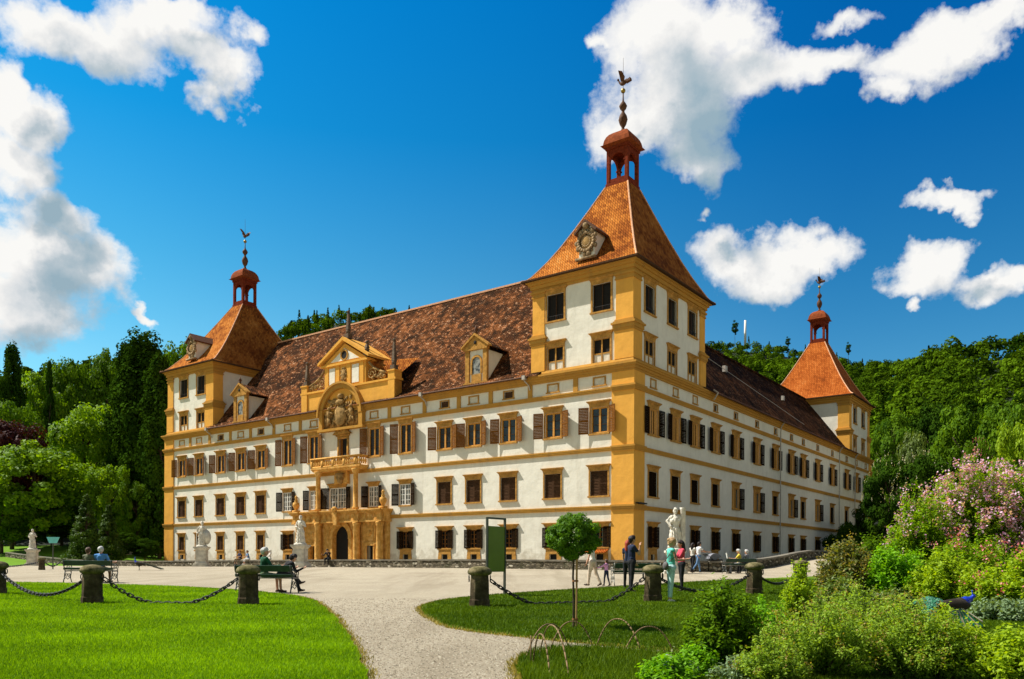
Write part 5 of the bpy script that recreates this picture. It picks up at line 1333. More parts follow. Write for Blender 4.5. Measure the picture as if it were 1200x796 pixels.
tag(st,'light wooden stake tied to the trunk of the round-headed tree','stake')
# ================================================================ PROPS
def post_stone():
    t=NT('post_stone'); v=t.coord(); n=t.noise(v,3.,6,.7); m=t.noise(v,9,4,.6)
    c=t.ramp(n.outputs[0],[(.3,(.025,.018,.011)),(.5,(.075,.056,.033)),(.7,(.20,.155,.09))])
    c=t.mix(t.ramp(m.outputs[0],[(.5,0.),(.7,.5)]),c,(.035,.03,.018)); t.principled(c,.95,t.bump(m.outputs[0],.8,.03),.05); M['post_stone']=t.m
    t=NT('mossy_cap'); v=t.coord(); n=t.noise(v,5.,6,.7)
    c=t.ramp(n.outputs[0],[(.35,(.035,.035,.014)),(.5,(.12,.105,.045)),(.7,(.26,.21,.12))]); t.principled(c,.95,t.bump(n.outputs[0],.8,.03),.1); M['mossy_cap']=t.m
post_stone()
simple('statue_stone',(.62,.58,.49),.9,.28,3.5,.8,.03); simple('pedestal_stone',(.55,.51,.43),.9,.3,3,.6,.03)
simple('bench_green',(.02,.05,.028),.55,.3,10); simple('bench_seat_wood',(.34,.31,.26),.8,.3,9); simple('cast_iron',(.06,.065,.06),.5,.3,14); simple('pale_iron',(.30,.29,.25),.6,.3,14)
simple('sign_green',(.15,.20,.018),.5,.12,2,.1); simple('sign_metal',(.05,.055,.04),.5,.2,8); simple('willow_rod',(.20,.13,.06),.8,.4,25)
def post_mesh():
    b=MB(); r=.265
    b.lathe((0,0,-.1),[(r*1.08,0),(r*1.08,.30),(r,.34),(r*.97,.80),(r*.99,.84)],8,rot=.25)
    return b
pm=None
def pillar(px,py,label,sc=1.,moss=0):
    p=gp(px,py); root=empty('stone_post',p,(px*.37)%.8); wk_=.9
    global PM
    try: PM
    except NameError:
        b=MB(); b.lathe((0,0,-.1),[(.275,0),(.275,.27),(.255,.30),(.245,.72),(.235,.80),(.235,.845)],8,rot=math.pi/8)
        c=MB(); c.lathe((0,0,.745),[(.22,-.01),(.285,.01),(.31,.05),(.305,.09),(.27,.14),(.19,.18),(.08,.20),(.01,.205)],18)
        RG=[]
        for s in (-1,1):
            rg=MB(); RG.append(rg)
            for k in range(12):
                a=2*math.pi*k/12; a2=2*math.pi*(k+1)/12; rg.tube((s*.27,.07*math.cos(a),.66+.07*math.sin(a)),(s*.27,.07*math.cos(a2),.66+.07*math.sin(a2)),.014,n=5)
        PM=(b.mesh('shaft',['post_stone']),c.mesh('cap',['mossy_cap'],True),[q_.mesh('ring',['iron']) for q_ in RG])
    obj('shaft',PM[0],root); obj('cap',PM[1],root); [obj('ring',q_,root,rotz=-root.rotation_euler.z) for q_ in PM[2]]
    root.scale=(sc*.9,sc*.9,sc); tag(root,label,'post','stone posts carrying the chain fence'); return p
PP={}
for k,px,py,sc,lb in (('a',-3,697,1.,'stone post cut by the left frame edge'),('b',108,708.5,1.,'squat stone post with a domed cap in front of the left bench'),('c',291,710,1.02,'squat stone post beside the man in green on a bench'),
    ('d',562,712,1.02,'stone post beside the tall green sign'),('e',765,706,1.03,'stone post between the man in navy and the woman in turquoise'),('f',884,697,1.04,'stone post behind the dense dark shrub, lit on its left side'),('g',938,687,1.04,'stone post mostly hidden by the narrow upright shrub'),('h',49,668,.75,'small distant post at the edge of the far left meadow')):
    PP[k]=pillar(px,py,lb,sc)
link_mesh=None
def chain(pa,pb,sag,label,ha=.62,hb=.62,linkl=.155,oneway=False,r=.016):
    A=Vector(pa)+Vector((0,0,ha)); B=Vector(pb)+Vector((0,0,hb)); d=(B-A).normalized(); A=A+d*.29; 
    if not oneway: B=B-d*.29
    n=200; pts=[]
    for i in range(n+1):
        t=i/n; q=A.lerp(B,t); q.z-=sag*4*t*(1-t); q.z=max(q.z,gz(q.x,q.y)+.045); pts.append(q)
    L=[0]
    for i in range(n): L.append(L[-1]+(pts[i+1]-pts[i]).length)
    tot=L[-1]; m=int(tot/(linkl*.74)); b=MB()
    for k in range(m):
        s=tot*(k+.5)/m; i=max(j for j in range(n) if L[j]<=s); c=pts[i].lerp(pts[i+1],(s-L[i])/max(1e-6,L[i+1]-L[i])); tg=(pts[i+1]-pts[i]).normalized()
        side=tg.cross(Vector((0,0,1))).normalized(); up=side.cross(tg)
        ax=side if k%2 else up; ax=(ax*math.cos(.35)+(up if k%2 else -side)*math.sin(.35))
        hl=linkl*.5-.03; hw=.036; loop=[]
        for j in range(10):
            a=2*math.pi*j/10; loop.append(c+tg*(math.cos(a)*hw+(hl if math.cos(a)>0 else -hl))+ax*math.sin(a)*hw)
        for j in range(10): b.tube(loop[j],loop[(j+1)%10],r,n=5,cap=False)
    o=b.build('chain','iron',None,True); tag(o,label,'chain','chains hanging between the stone posts')
chain(PP['a'],PP['b'],.50,'chain drooping from the left frame edge to the first whole post')
chain(PP['b'],PP['c'],.62,'long chain drooping over the grass between the bench post and the left bench')
gq=gp(645,709); chain(PP['d'],PP['e'],.75,'chain lying on the grass between the sign post and the navy clad man')
chain(PP['e'],PP['f'],.42,'chain hanging behind the woman in turquoise'); chain(PP['f'],PP['g'],.4,'chain hanging right of the sunlit post')
q=gp(-60,667); chain(q,PP['h'],.25,'small distant chain beside the far left meadow',.4,.4); chain(PP['h'],gp(74,667),.2,'short distant chain running to the end of the moat wall',.4,.4)
# ---- benches
def bench_mesh():
    L=1.8; seat=MB(); 
    for k in range(4): seat.box(-L/2,L/2,.02+k*.105,.105+k*.105,.43+.004*k,.455+.004*k)
    back=MB(); back.T=Matrix.Translation((0,-.02,.47))@Matrix.Rotation(math.radians(14),4,'X')
    back.box(-L/2,L/2,-.03,0,.18,.37); back.box(-L/2,L/2,-.03,0,.02,.10)
    side=MB()
    def S(pts,r=.016): side.path(pts,r,6)
    S([(0,-.16,.84),(0,-.1,.62),(0,-.0,.44),(0,-.05,.22),(0,-.14,0)],.02)
    S([(0,.0,.43),(0,.42,.43),(0,.46,.40),(0,.40,.2),(0,.50,0)],.02)
    S([(0,-.06,.64),(0,.08,.69),(0,.2,.63),(0,.32,.68),(0,.46,.66),(0,.5,.58),(0,.45,.52),(0,.46,.42)],.017)
    for (cy,cz,r,n) in ((.14,.54,.075,14),(.32,.55,.065,14),(.1,.28,.09,14),(.28,.26,.09,14)):
        S([(0,cy+r*(1-i/20)*math.cos(i*.55),cz+r*(1-i/20)*math.sin(i*.55)) for i in range(n)],.011)
    S([(0,-.08,.12),(0,.05,.2),(0,.2,.12),(0,.35,.2),(0,.45,.12)],.012)
    return seat,back,side
BM=[m for m in bench_mesh()]
def bench(px,py,width_px,rot,label,light=False,seatw='bench_seat_wood'):
    p=gp(px,py); root=empty('park_bench',p,rot)
    obj('seat',BM[0].mesh('seat',[seatw]),root); obj('backrest',BM[1].mesh('backrest',['bench_green']),root)
    sm=BM[2].mesh('side_frame',['pale_iron' if light else 'cast_iron'],True)
    for s in (-1,1): obj('side_frame',sm,root,loc=(s*.86,0,0))
    tag(root,label,'bench','park benches facing the palace'); return p
BP1=bench(104,683,59,.05,'green park bench with scrolled iron sides, behind the left stone post')
BP2=bench(310,695,80,-.12,'green park bench with the man in green on it')
BP3=bench(746,686.5,60,.1,'green and grey park bench behind the man in navy',True)
BP4=bench(868,672.5,42,.15,'park bench on the gravel with the old man in yellow')
# ---- sign
p=gp(581,699); root=empty('sign_stand',p,math.radians(52)); b=MB()
for s in (-1,1): b.box(s*.40-.025,s*.40+.025,-.03,.03,-.05,2.2)
b.box(-.425,.425,-.03,.03,2.2,2.25); b.build('frame','sign_metal',root)
b=MB(); b.box(-.37,.37,-.015,.015,.70,2.0); b.build('panel','sign_green',root); tag(root,'tall narrow green sign panel in a dark metal frame on the lawn edge','sign')
# small turquoise sign in the far meadow
p=gp(62,667); root=empty('small_sign',p,.1); b=MB(); b.tube((0,0,0),(0,0,1.5),.035,n=6); b.build('post','sign_metal',root)
simple('turquoise_paint',(.18,.62,.58),.6,.1,4); b=MB(); b.prism([(-.35,1.85),(.35,1.85),(.2,1.5),(-.2,1.5)],-.03,.03,'y'); b.build('panel','turquoise_paint',root); tag(root,'small turquoise sign on a post at the far left lawn','sign')
# ---- willow hoops
HO=[(614.5,787,646,784,743,0),(622,788,668,760,734.5,1),(643,797,672,800,741.5,0)]
def hoop(pa,pb,h,label,r=.009,dark=False):
    a=Vector(pa);b_=Vector(pb); pts=[]
    for i in range(21):
        t=i/20; q=a.lerp(b_,t); q.z+=h*(1-abs(2*t-1)**2.3); pts.append(q)
    pts[0].z-=.05; pts[-1].z-=.05
    o=MB().path(pts,r,6).build('willow_hoop','willow_rod',None,True); tag(o,label,'hoop','willow hoops edging the shrub bed')
hoops=[((615,775),(668,764),.42,'arched willow hoop, farthest back at the left end of the row'),((624,782),(645,797),.44,'thin pale willow hoop leaning at the bed corner'),((632,770),(668,800),.50,'pale willow hoop bending furthest toward the viewer'),
 ((643,766),(697,764),.42,'wide willow hoop under the round-headed tree'),((697,764),(753,770),.47,'tall pointed willow hoop right of the round-headed tree'),((730,768),(790,766),.37,'low flat willow hoop running into the shrubs')]
for a,b_,h,lb in hoops: hoop(gp(*a),gp(*b_),h,lb)
b=MB(); p=gp(622,783); b.tube(p,(p.x,p.y,p.z+.38),.012,.010,6); tag(b.build('willow_stick','willow_rod',None,True),'short upright willow stick at the left end of the hoops','stick')
# ================================================================ FIGURES
def blob(name,parts,voxel,mats,smooth=2,extra_noise=0,seed=1):
    """one continuous surface from tapered limbs. parts: (p0,r0,p1,r1,material index)"""
    b=MB()
    for p0,r0,p1,r1,mi in parts:
        p0=Vector(p0);p1=Vector(p1); n=10
        if (p1-p0).length>1e-4: b.tube(p0,p1,r0,r1,n,0)
        b.ball(p0,r0,5); b.ball(p1,r1,5)
    me=b.mesh(name+'_raw',[mats[0]]); o=bpy.data.objects.new(name+'_raw',me); COL.objects.link(o)
    m=o.modifiers.new('r','REMESH'); m.mode='VOXEL'; m.voxel_size=voxel; m.use_smooth_shade=True
    if smooth: s=o.modifiers.new('s','SMOOTH'); s.iterations=smooth; s.factor=.5
    dg=bpy.context.evaluated_depsgraph_get(); ev=o.evaluated_get(dg); nm=bpy.data.meshes.new_from_object(ev,depsgraph=dg)
    bpy.data.objects.remove(o); nm.name=name; nm.materials.clear()
    for x in mats: nm.materials.append(M[x])
    co=np.empty(len(nm.vertices)*3,np.float32); nm.vertices.foreach_get('co',co); co=co.reshape(-1,3)
    if len(mats)>1:
        fc=np.array([p.center[:] for p in nm.polygons]); best=np.full(len(fc),9e9); mi=np.zeros(len(fc),int)
        for p0,r0,p1,r1,k in parts:
            A=np.array(p0,float);B=np.array(p1,float);d=B-A;L=max((d*d).sum(),1e-9); t=np.clip(((fc-A)@d)/L,0,1)
            ds=np.linalg.norm(fc-(A+t[:,None]*d),axis=1)-(r0+(r1-r0)*t); u=ds<best; best[u]=ds[u]; mi[u]=k
        nm.polygons.foreach_set('material_index',mi.astype(np.int32))
    if extra_noise:
        r=np.random.default_rng(seed); f=np.sin(co[:,0]*38+np.sin(co[:,2]*9)*2)*np.cos(co[:,1]*31)+.6*np.sin(co[:,2]*26+co[:,0]*20); nr=np.empty(len(co)*3,np.float32); nm.vertices.foreach_get('normal',nr); nr=nr.reshape(-1,3)
        co=co+nr*(f*extra_noise)[:,None]; nm.vertices.foreach_set('co',co.astype(np.float32).ravel())
    nm.polygons.foreach_set('use_smooth',[True]*len(nm.polygons)); nm.update(); return nm
def cl(name,c,rough=.85):
    if name not in M: simple(name,c,rough,.22,9,.4,.01)
    return name
cl('skin',(.52,.28,.18),.6); cl('eye',(.03,.02,.02),.3); cl('lips',(.38,.12,.09),.6)
def V3(*a): return Vector(a)
def rotx(v,a): return Vector((v.x,v.y*math.cos(a)-v.z*math.sin(a),v.y*math.sin(a)+v.z*math.cos(a)))
def figure(label,pos,facing,H=1.75,female=False,top='cl_white',bottom='cl_dark',shoe='cl_shoe',hair='hair_dark',hairstyle='short',thigh=(0,0),knee=(0,0),arm=((8,8,15),(8,8,15)),
           lean=0.,sit=None,sleeve=.5,legcut=1.,turn=0.,nod=0.,voxel=.012,skirt=False,group=None,extra=None,seatdrop=0.,baggy=1.,legsplay=1.):
    """facing: heading of the body about z (0 looks along +y). arm: (forward,outward,elbow bend) in degrees per side; thigh/knee: swing in degrees"""
    k=H/1.75; D=math.radians; P=[]; SK,TP,BT,SH=0,1,2,3
    hipz=.93*k if sit is None else sit+.09*k
    pel=V3(0,0,hipz)
    def up(v): return pel+rotx(v*k,-D(lean))
    sw_=.175 if female else .2; hw=.095 if not female else .10
    f=1. if not female else .92
    P.append((pel+V3(-.05,0,.02)*k,.125*k,pel+V3(.05,0,.02)*k,.125*k,BT))
    P.append((up(V3(0,0,.08)),.125*k*f,up(V3(0,.0,.27)),.125*k*(.88 if female else .98),TP)); P.append((up(V3(-.03,0,.1)),.12*k*f,up(V3(.03,0,.1)),.12*k*f,TP))
    P.append((up(V3(-.07,.01,.40)),.105*k*f,up(V3(.07,.01,.40)),.105*k*f,TP)); P.append((up(V3(0,0,.25)),.12*k*f,up(V3(0,0,.42)),.12*k*f,TP))
    if female: P.append((up(V3(-.065,.075,.34)),.062*k,up(V3(.065,.075,.34)),.062*k,TP))
    sh=[up(V3(s*sw_,0,.475)) for s in (-1,1)]
    P.append((up(V3(0,0,.47)),.085*k,sh[0],.06*k,TP)); P.append((up(V3(0,0,.47)),.085*k,sh[1],.06*k,TP))
    neck=up(V3(0,.0,.50)); 
    hd0=up(V3(0,.015,.585)); P.append((neck,.055*k,hd0,.05*k,SK))
    T=D(turn); N=D(nod)
    def hv(x,y,z):
        v=rotx(V3(x,y,z),-N); v=Vector((v.x*math.cos(T)-v.y*math.sin(T),v.x*math.sin(T)+v.y*math.cos(T),v.z)); return hd0+v*k
    P+= [(hv(0,.0,.10),.088*k,hv(0,-.012,.145),.092*k,SK),(hv(0,.03,.055),.062*k,hv(0,.045,.02),.042*k,SK),(hv(0,.02,.12),.08*k,hv(0,.035,.07),.06*k,SK),
         (hv(0,.095,.085),.011*k,hv(0,.112,.062),.014*k,SK),(hv(-.085,0,.085),.02*k,hv(-.088,-.005,.10),.018*k,SK),(hv(.085,0,.085),.02*k,hv(.088,-.005,.10),.018*k,SK)]
    hands=[]
    for i,s in enumerate((-1,1)):
        fa,oa,eb=arm[i]; fa,oa,eb=D(fa),D(oa),D(eb)
        d=Vector((s*math.sin(oa),math.sin(fa)*math.cos(oa),-math.cos(fa)*math.cos(oa))); el=sh[i]+d*.285*k
        fd=rotx(d,eb); 
        if fd.length: fd.normalize()
        wr=el+fd*.25*k; sl=sleeve
        if sl<1: 
            m=sh[i].lerp(el,min(1,sl*1.0)); P.append((sh[i],.056*k*f*baggy,m,.054*k*f*baggy,TP)); P.append((m,.042*k*f,el,.039*k*f,SK)); P.append((el,.038*k*f,wr,.025*k,SK))
        else: P.append((sh[i],.058*k*f,el,.048*k*f,TP)); P.append((el,.046*k*f,wr.lerp(el,.05),.034*k,TP))
        # palm, four fingers, thumb
        side=fd.cross(V3(0,1,0) if abs(fd.y)<.8 else V3(0,0,1)).normalized(); nn=side.cross(fd).normalized()
        pm_=wr+fd*.055*k; P.append((wr,.026*k,pm_,.030*k,SK)); P.append((pm_-side*.022*k,.017*k,pm_+side*.022*k,.017*k,SK))
        for j,(o_,l) in enumerate(((-.033,.062),(-.011,.075),(.011,.07),(.033,.054))):
            b0=pm_+side*o_*k+fd*.015*k; b1=b0+(fd*.8+nn*s*.0+nn*.25).normalized()*l*.55*k; b2=b1+(fd*.55+nn*.8).normalized()*l*.5*k
            P.append((b0,.0095*k,b1,.009*k,SK)); P.append((b1,.009*k,b2,.0078*k,SK))
        t0=wr+fd*.02*k-side*.025*k; t1=t0+(fd*.55-side*.8).normalized()*.035*k; t2=t1+(fd*.9-side*.1+nn*.3).normalized()*.03*k
        P.append((t0,.012*k,t1,.0105*k,SK)); P.append((t1,.0105*k,t2,.009*k,SK)); hands.append(pm_+fd*.04*k)
    for i,s in enumerate((-1,1)):
        hp=pel+V3(s*hw,0,0)*k; a=D(thigh[i]); spl=s*.045*legsplay if sit is None else s*.10*legsplay
        d=Vector((spl,math.sin(a),-math.cos(a))).normalized(); kn=hp+d*.43*k; b=a-D(knee[i]); d2=Vector((spl*.3,math.sin(b),-math.cos(b))).normalized(); an=kn+d2*.41*k
        P.append((hp,.092*k*baggy,kn,.060*k*baggy,BT))
        if legcut>=1: P.append((kn,.060*k*baggy,an,.043*k*baggy,BT))
        elif legcut>0: m=kn.lerp(an,legcut); P.append((kn,.058*k,m,.05*k,BT)); P.append((m,.046*k,an,.034*k,SK))
        else: P[-1]=(hp,.092*k,hp.lerp(kn,.75),.078*k,BT); P.append((hp.lerp(kn,.75),.062*k,kn,.054*k,SK)); P.append((kn,.053*k,an,.036*k,SK))
        ft=-D(0); toe=an+rotx(V3(s*.02,.15,-.045)*k,(b*.5 if b>0 else b)); heel=an+V3(0,-.035,-.045)*k
        P.append((an+V3(0,0,-.02)*k,.038*k,heel,.036*k,SH)); P.append((heel,.036*k,toe,.030*k,SH)); P.append((an,.036*k,toe.lerp(heel,.35),.036*k,SH))
    if skirt: P.append((pel,.14*k,pel+V3(0,0,-.35)*k,.19*k,BT))
    for o in ('cl_shoe',): cl(o,(.05,.04,.035))
    me=blob('person',P,voxel,['skin',top,bottom,shoe],2,.0032); 
    # feet to the ground
    zmin=min(v.co.z for v in me.vertices)
    root=empty('person',(pos[0],pos[1],pos[2]-(zmin if sit is None else 0)+seatdrop),facing)
    obj('body',me,root)
    # hair
    hp_=[]
    if hairstyle!='none':
        hp_=[(hv(0,-.012,.145),.100*k,hv(0,.02,.165),.088*k,0),(hv(0,-.045,.13),.088*k,hv(0,-.05,.07),.075*k,0)]
        hp_+=[(hv(-.055,-.02,.14),.06*k,hv(-.06,-.03,.09),.045*k,0),(hv(.055,-.02,.14),.06*k,hv(.06,-.03,.09),.045*k,0)]
        if hairstyle=='long': hp_+=[(hv(0,-.06,.1),.085*k,hv(0,-.085,-.12),.065*k,0),(hv(-.06,-.03,.08),.05*k,hv(-.065,-.055,-.09),.04*k,0),(hv(.06,-.03,.08),.05*k,hv(.065,-.055,-.09),.04*k,0)]
        if hairstyle=='tail': hp_+=[(hv(0,-.10,.14),.04*k,hv(0,-.15,.05),.045*k,0),(hv(0,-.15,.05),.045*k,hv(0,-.14,-.08),.025*k,0)]
        if hairstyle=='bun': hp_+=[(hv(0,-.10,.17),.05*k,hv(0,-.11,.16),.05*k,0)]
        obj('hair',blob('hair',hp_,voxel,[hair],1,.004),root)
    ey=MB()
    for s in (-1,1): ey.ball(hv(s*.033,.098,.098),.0125*k,4)
    ey.build('eyes','eye',root,True); MB().ball(hv(0,.098,.028),.016*k,4,sc=(1.3,.5,.45)).build('mouth','lips',root,True)
    if extra: extra(root,hv,hands,up,k)
    tag(root,label,'person',group); return root,hands
for n_,c_c in dict(cl_navy=(.012,.02,.055),cl_black=(.012,.012,.015),cl_turq=(.10,.50,.40),cl_turqpale=(.42,.62,.62),cl_pink=(.62,.06,.10),cl_white=(.75,.75,.76),cl_jeans=(.10,.19,.34),cl_beige=(.62,.50,.38),cl_cream=(.72,.68,.60),cl_lilac=(.85,.38,.72),cl_dkblue=(.02,.03,.08),cl_green=(.008,.075,.035),cl_shorts=(.10,.14,.07),cl_yellow=(.70,.52,.05),cl_grey=(.20,.20,.22),cl_olive=(.14,.15,.09),cl_sky=(.09,.27,.62),cl_brown=(.16,.10,.05),cl_shoe=(.06,.04,.03),cl_pale=(.66,.62,.56)).items(): cl(n_,c_c)
for n_,c_c in dict(hair_dark=(.018,.010,.008),hair_red=(.30,.035,.012),hair_grey=(.50,.49,.47),hair_blond=(.42,.26,.12),hair_brown=(.09,.045,.022)).items(): simple(n_,c_c,.6,.4,30,.6,.01)
simple('bag_grey',(.11,.10,.095),.7,.3,12); simple('paper_white',(.72,.73,.68),.8,.1,8); simple('backpack_black',(.014,.014,.016),.7,.3,12)
HALF=math.pi
# man in navy, seen from the side, hand raised to his mouth
p=gp(740,694.5); nv,_=figure('man in a navy shirt and dark trousers raising a hand to his mouth',p,math.radians(-78),1.80,False,'cl_navy','cl_black','cl_shoe','hair_dark','short',(3,-3),(2,2),((8,6,14),(34,4,143)),sleeve=.55,group=None)
figure('red-haired person in dark clothes mostly hidden behind the man in navy',gp(735.5,690.5),math.radians(-40),1.68,True,'cl_navy','cl_black','cl_shoe','hair_red','long',(2,-2),(2,2),((10,8,20),(10,8,20)),sleeve=.4)
def bag_extra(root,hv,hands,up,k):
    b=MB(); c=up(V3(.13,-.19,.06)); b.ball(c,.12*k,7,sc=(1.15,.6,1.0)); b.build('shoulder_bag','bag_grey',root,True)
    s_=up(V3(.19,0,.5)); b=MB(); b.path([c+V3(.08,.05,.1),up(V3(.235,.06,.33)),s_+V3(0,0,.05),up(V3(.2,-.13,.34)),c+V3(-.06,-.02,.1)],.012,5); b.build('bag_strap','bag_grey',root)
figure('blonde woman in a turquoise top and pale trousers with a grey bag on her shoulder',gp(786,706.5),math.radians(-82),1.68,True,'cl_turq','cl_turqpale','cl_pale','hair_blond','bun',(2,-3),(2,3),((18,8,78),(18,8,80)),sleeve=.0,extra=bag_extra,nod=8,legcut=.8)
figure('dark-haired woman in a pink top and black trousers facing the woman in turquoise',gp(798.5,694),math.radians(96),1.66,True,'cl_pink','cl_black','cl_shoe','hair_dark','long',(3,-3),(2,3),((30,8,80),(25,8,90)),sleeve=1,nod=5)
figure('man in a white T-shirt and jeans pushing the stroller',gp(818,671),math.radians(-75),1.80,False,'cl_white','cl_jeans','cl_shoe','hair_dark','short',(16,-18),(6,20),((50,4,30),(50,4,30)),sleeve=.45,lean=6,voxel=.014)
figure('dark-haired woman beside the man with the stroller',gp(811.5,671.5),math.radians(-55),1.70,True,'cl_cream','cl_black','cl_shoe','hair_dark','long',(10,-12),(4,14),((12,6,25),(15,6,25)),sleeve=.3,voxel=.014)
figure('woman in cream and beige walking hand in hand with a small girl',gp(694.5,687),math.radians(60),1.66,True,'cl_cream','cl_beige','cl_shoe','hair_brown','short',(11,-11),(4,16),((5,6,15),(24,20,30)),sleeve=.5,lean=5,voxel=.014,baggy=1.15)
figure('small girl in a pink top and dark leggings walking by the woman in beige',gp(710.5,687),math.radians(50),.98,True,'cl_lilac','cl_dkblue','cl_shoe','hair_brown','tail',(8,-8),(4,8),((50,35,20),(10,10,20)),sleeve=1,voxel=.010)
# seated figures
def seat_at(bp,rot,dx,dy=.2): 
    c,s=math.cos(rot),math.sin(rot); return Vector((bp.x+dx*c-dy*s,bp.y+dx*s+dy*c,bp.z))
sitk=dict(sit=.45,thigh=(84,84),knee=(80,80),voxel=.013)
figure('grey-haired man in a green jacket sitting on the bench by the stone post',seat_at(BP2,-.12,-.10),-.95,1.78,False,'cl_green','cl_shorts','cl_shoe','hair_grey','short',arm=((35,12,50),(28,20,70)),sleeve=1,legcut=.0,turn=-25,**sitk)
figure('companion in black with crossed legs beside the man in green',seat_at(BP2,-.12,.42),-.9,1.68,False,'cl_black','cl_black','cl_shoe','hair_dark','short',arm=((20,10,95),(20,10,95)),sleeve=1,sit=.45,thigh=(96,80),knee=(50,60),lean=38,nod=25,voxel=.013)
figure('person in an olive jacket on the left bench, left of the one in blue',seat_at(BP1,.05,-.12),-.1,1.68,True,'cl_olive','cl_brown','cl_shoe','hair_brown','short',arm=((30,12,60),(30,12,60)),sleeve=1,**sitk)
figure('person in a bright blue shirt on the left bench',seat_at(BP1,.05,.34),.05,1.76,False,'cl_sky','cl_brown','cl_shoe','hair_grey','short',arm=((30,14,60),(30,14,60)),sleeve=.6,**sitk)
def paper(root,hv,hands,up,k):
    c=(hands[0]+hands[1])/2+V3(0,.06,.05); b=MB(); b.add([c+V3(-.28,0,-.1),c+V3(0,.05,-.12),c+V3(.28,0,-.1),c+V3(.28,.07,.25),c+V3(0,.12,.23),c+V3(-.28,.07,.25),c+V3(-.28,.012,-.1),c+V3(0,.062,-.12),c+V3(.28,.012,-.1),c+V3(.28,.082,.25),c+V3(0,.132,.23),c+V3(-.28,.082,.25)],[(0,1,4,5),(1,2,3,4),(11,10,7,6),(10,9,8,7),(0,6,7,1),(1,7,8,2),(5,4,10,11),(4,3,9,10),(0,5,11,6),(2,8,9,3)])
    o=b.build('newspaper','paper_white',None); o.matrix_world=Matrix.Translation(root.location)@Matrix.Rotation(root.rotation_euler.z,4,'Z'); tag(o,'open newspaper held by the old man in yellow','newspaper')
figure('white-haired old man in a yellow shirt reading on a bench',seat_at(BP4,.15,-.0,.2),1.25,1.76,False,'cl_yellow','cl_grey','cl_shoe','hair_grey','short',arm=((42,8,55),(42,8,55)),sleeve=.6,extra=paper,nod=14,**sitk)
figure('grey-haired person in dark grey sitting behind the old man in yellow',seat_at(BP4,.15,.45,.22),.9,1.70,False,'cl_grey','cl_black','cl_shoe','hair_grey','short',arm=((35,10,60),(35,10,60)),sleeve=1,**sitk)
def wall_at(px,off=0.):
    k=(px-600)/F; u=MC.to_3x3()@Vector((1,0,0)); o=cw(0,-WM-.2+off)
    t=(k*o.y-o.x)/(u.x-k*u.y); q=o+u*t; return Vector((q.x,q.y,gz(q.x,q.y)+.64))
wk=dict(sit=0.,thigh=(84,84),knee=(84,84),voxel=.02,group=None)
fc=CA+math.pi
figure('person in dark clothes sitting on the moat wall left of the one in blue',wall_at(281,-.12),fc,1.72,False,'cl_dkblue','cl_brown','cl_shoe','hair_brown','short',arm=((30,10,50),(30,10,50)),sleeve=.6,legcut=.5,**wk)
figure('person in a grey-blue top sitting on the moat wall',wall_at(291.5,-.12),fc-.3,1.72,True,'cl_jeans','cl_white','cl_pale','hair_brown','short',arm=((30,20,50),(30,10,50)),sleeve=.5,legcut=.4,lean=12,**wk)
figure('person wrapped in white sitting on the moat wall right of the pair',wall_at(316.5,-.1),fc-.5,1.72,True,'cl_pale','cl_pale','cl_pale','cl_pale','long',arm=((30,18,40),(30,18,40)),sleeve=1,**wk)
figure('person in black hunched on the moat wall before the arched gateway',wall_at(385.5,-.1),fc+.4,1.78,False,'cl_black','cl_black','cl_shoe','hair_dark','short',arm=((45,10,60),(45,10,60)),sleeve=1,lean=25,nod=15,baggy=1.2,**wk)
# ---- stroller
p=gp(836.5,669.5); root=empty('stroller',p,math.radians(12)); b=MB()
b.path([(-.62,0,1.02),(-.45,0,.95),(.1,0,.45),(.45,0,.18)],.022); b.path([(-.3,0,.18),(.2,0,.75)],.02)
for s in (-.24,.24): b.path([(-.62,s,1.02),(-.42,s,.92),(.12,s,.42),(.42,s,.17)],.02); b.path([(-.36,s,.17),(.0,s,.52),(.2,s,.72)],.018)
b.tube((-.62,-.24,1.02),(-.62,.24,1.02),.024); b.tube((-.36,-.27,.17),(-.36,.27,.17),.015); b.build('frame','iron',root)
b=MB(); b.prism([(-.25,.48),(.42,.50),(.5,.62),(.45,.72),(-.3,.66)],-.22,.22,'y'); b.build('seat','backpack_black',root)
b=MB()
for i in range(7):
    a0=math.radians(30+i*20); a1=math.radians(30+(i+1)*20); b.prism([(0,.68),(.0+.42*math.cos(a0),.66+.42*math.sin(a0)),(.0+.42*math.cos(a1),.66+.42*math.sin(a1))],-.24,.24,'y')
b.build('canopy','cl_grey' ,root); b=MB(); b.box(-.32,.22,-.2,.2,.2,.36); b.build('basket','backpack_black',root)
for x,r_ in ((-.36,.17),(.42,.12)):
    for s in (-.27,.27):
        b=MB(); b.prism([(x+r_*math.cos(a*.3927),r_+r_*math.sin(a*.3927)) for a in range(16)],s-.02,s+.02,'y'); b.build('wheel','iron',root)
tag(root,'black and silver baby stroller pushed along the moat wall','stroller')
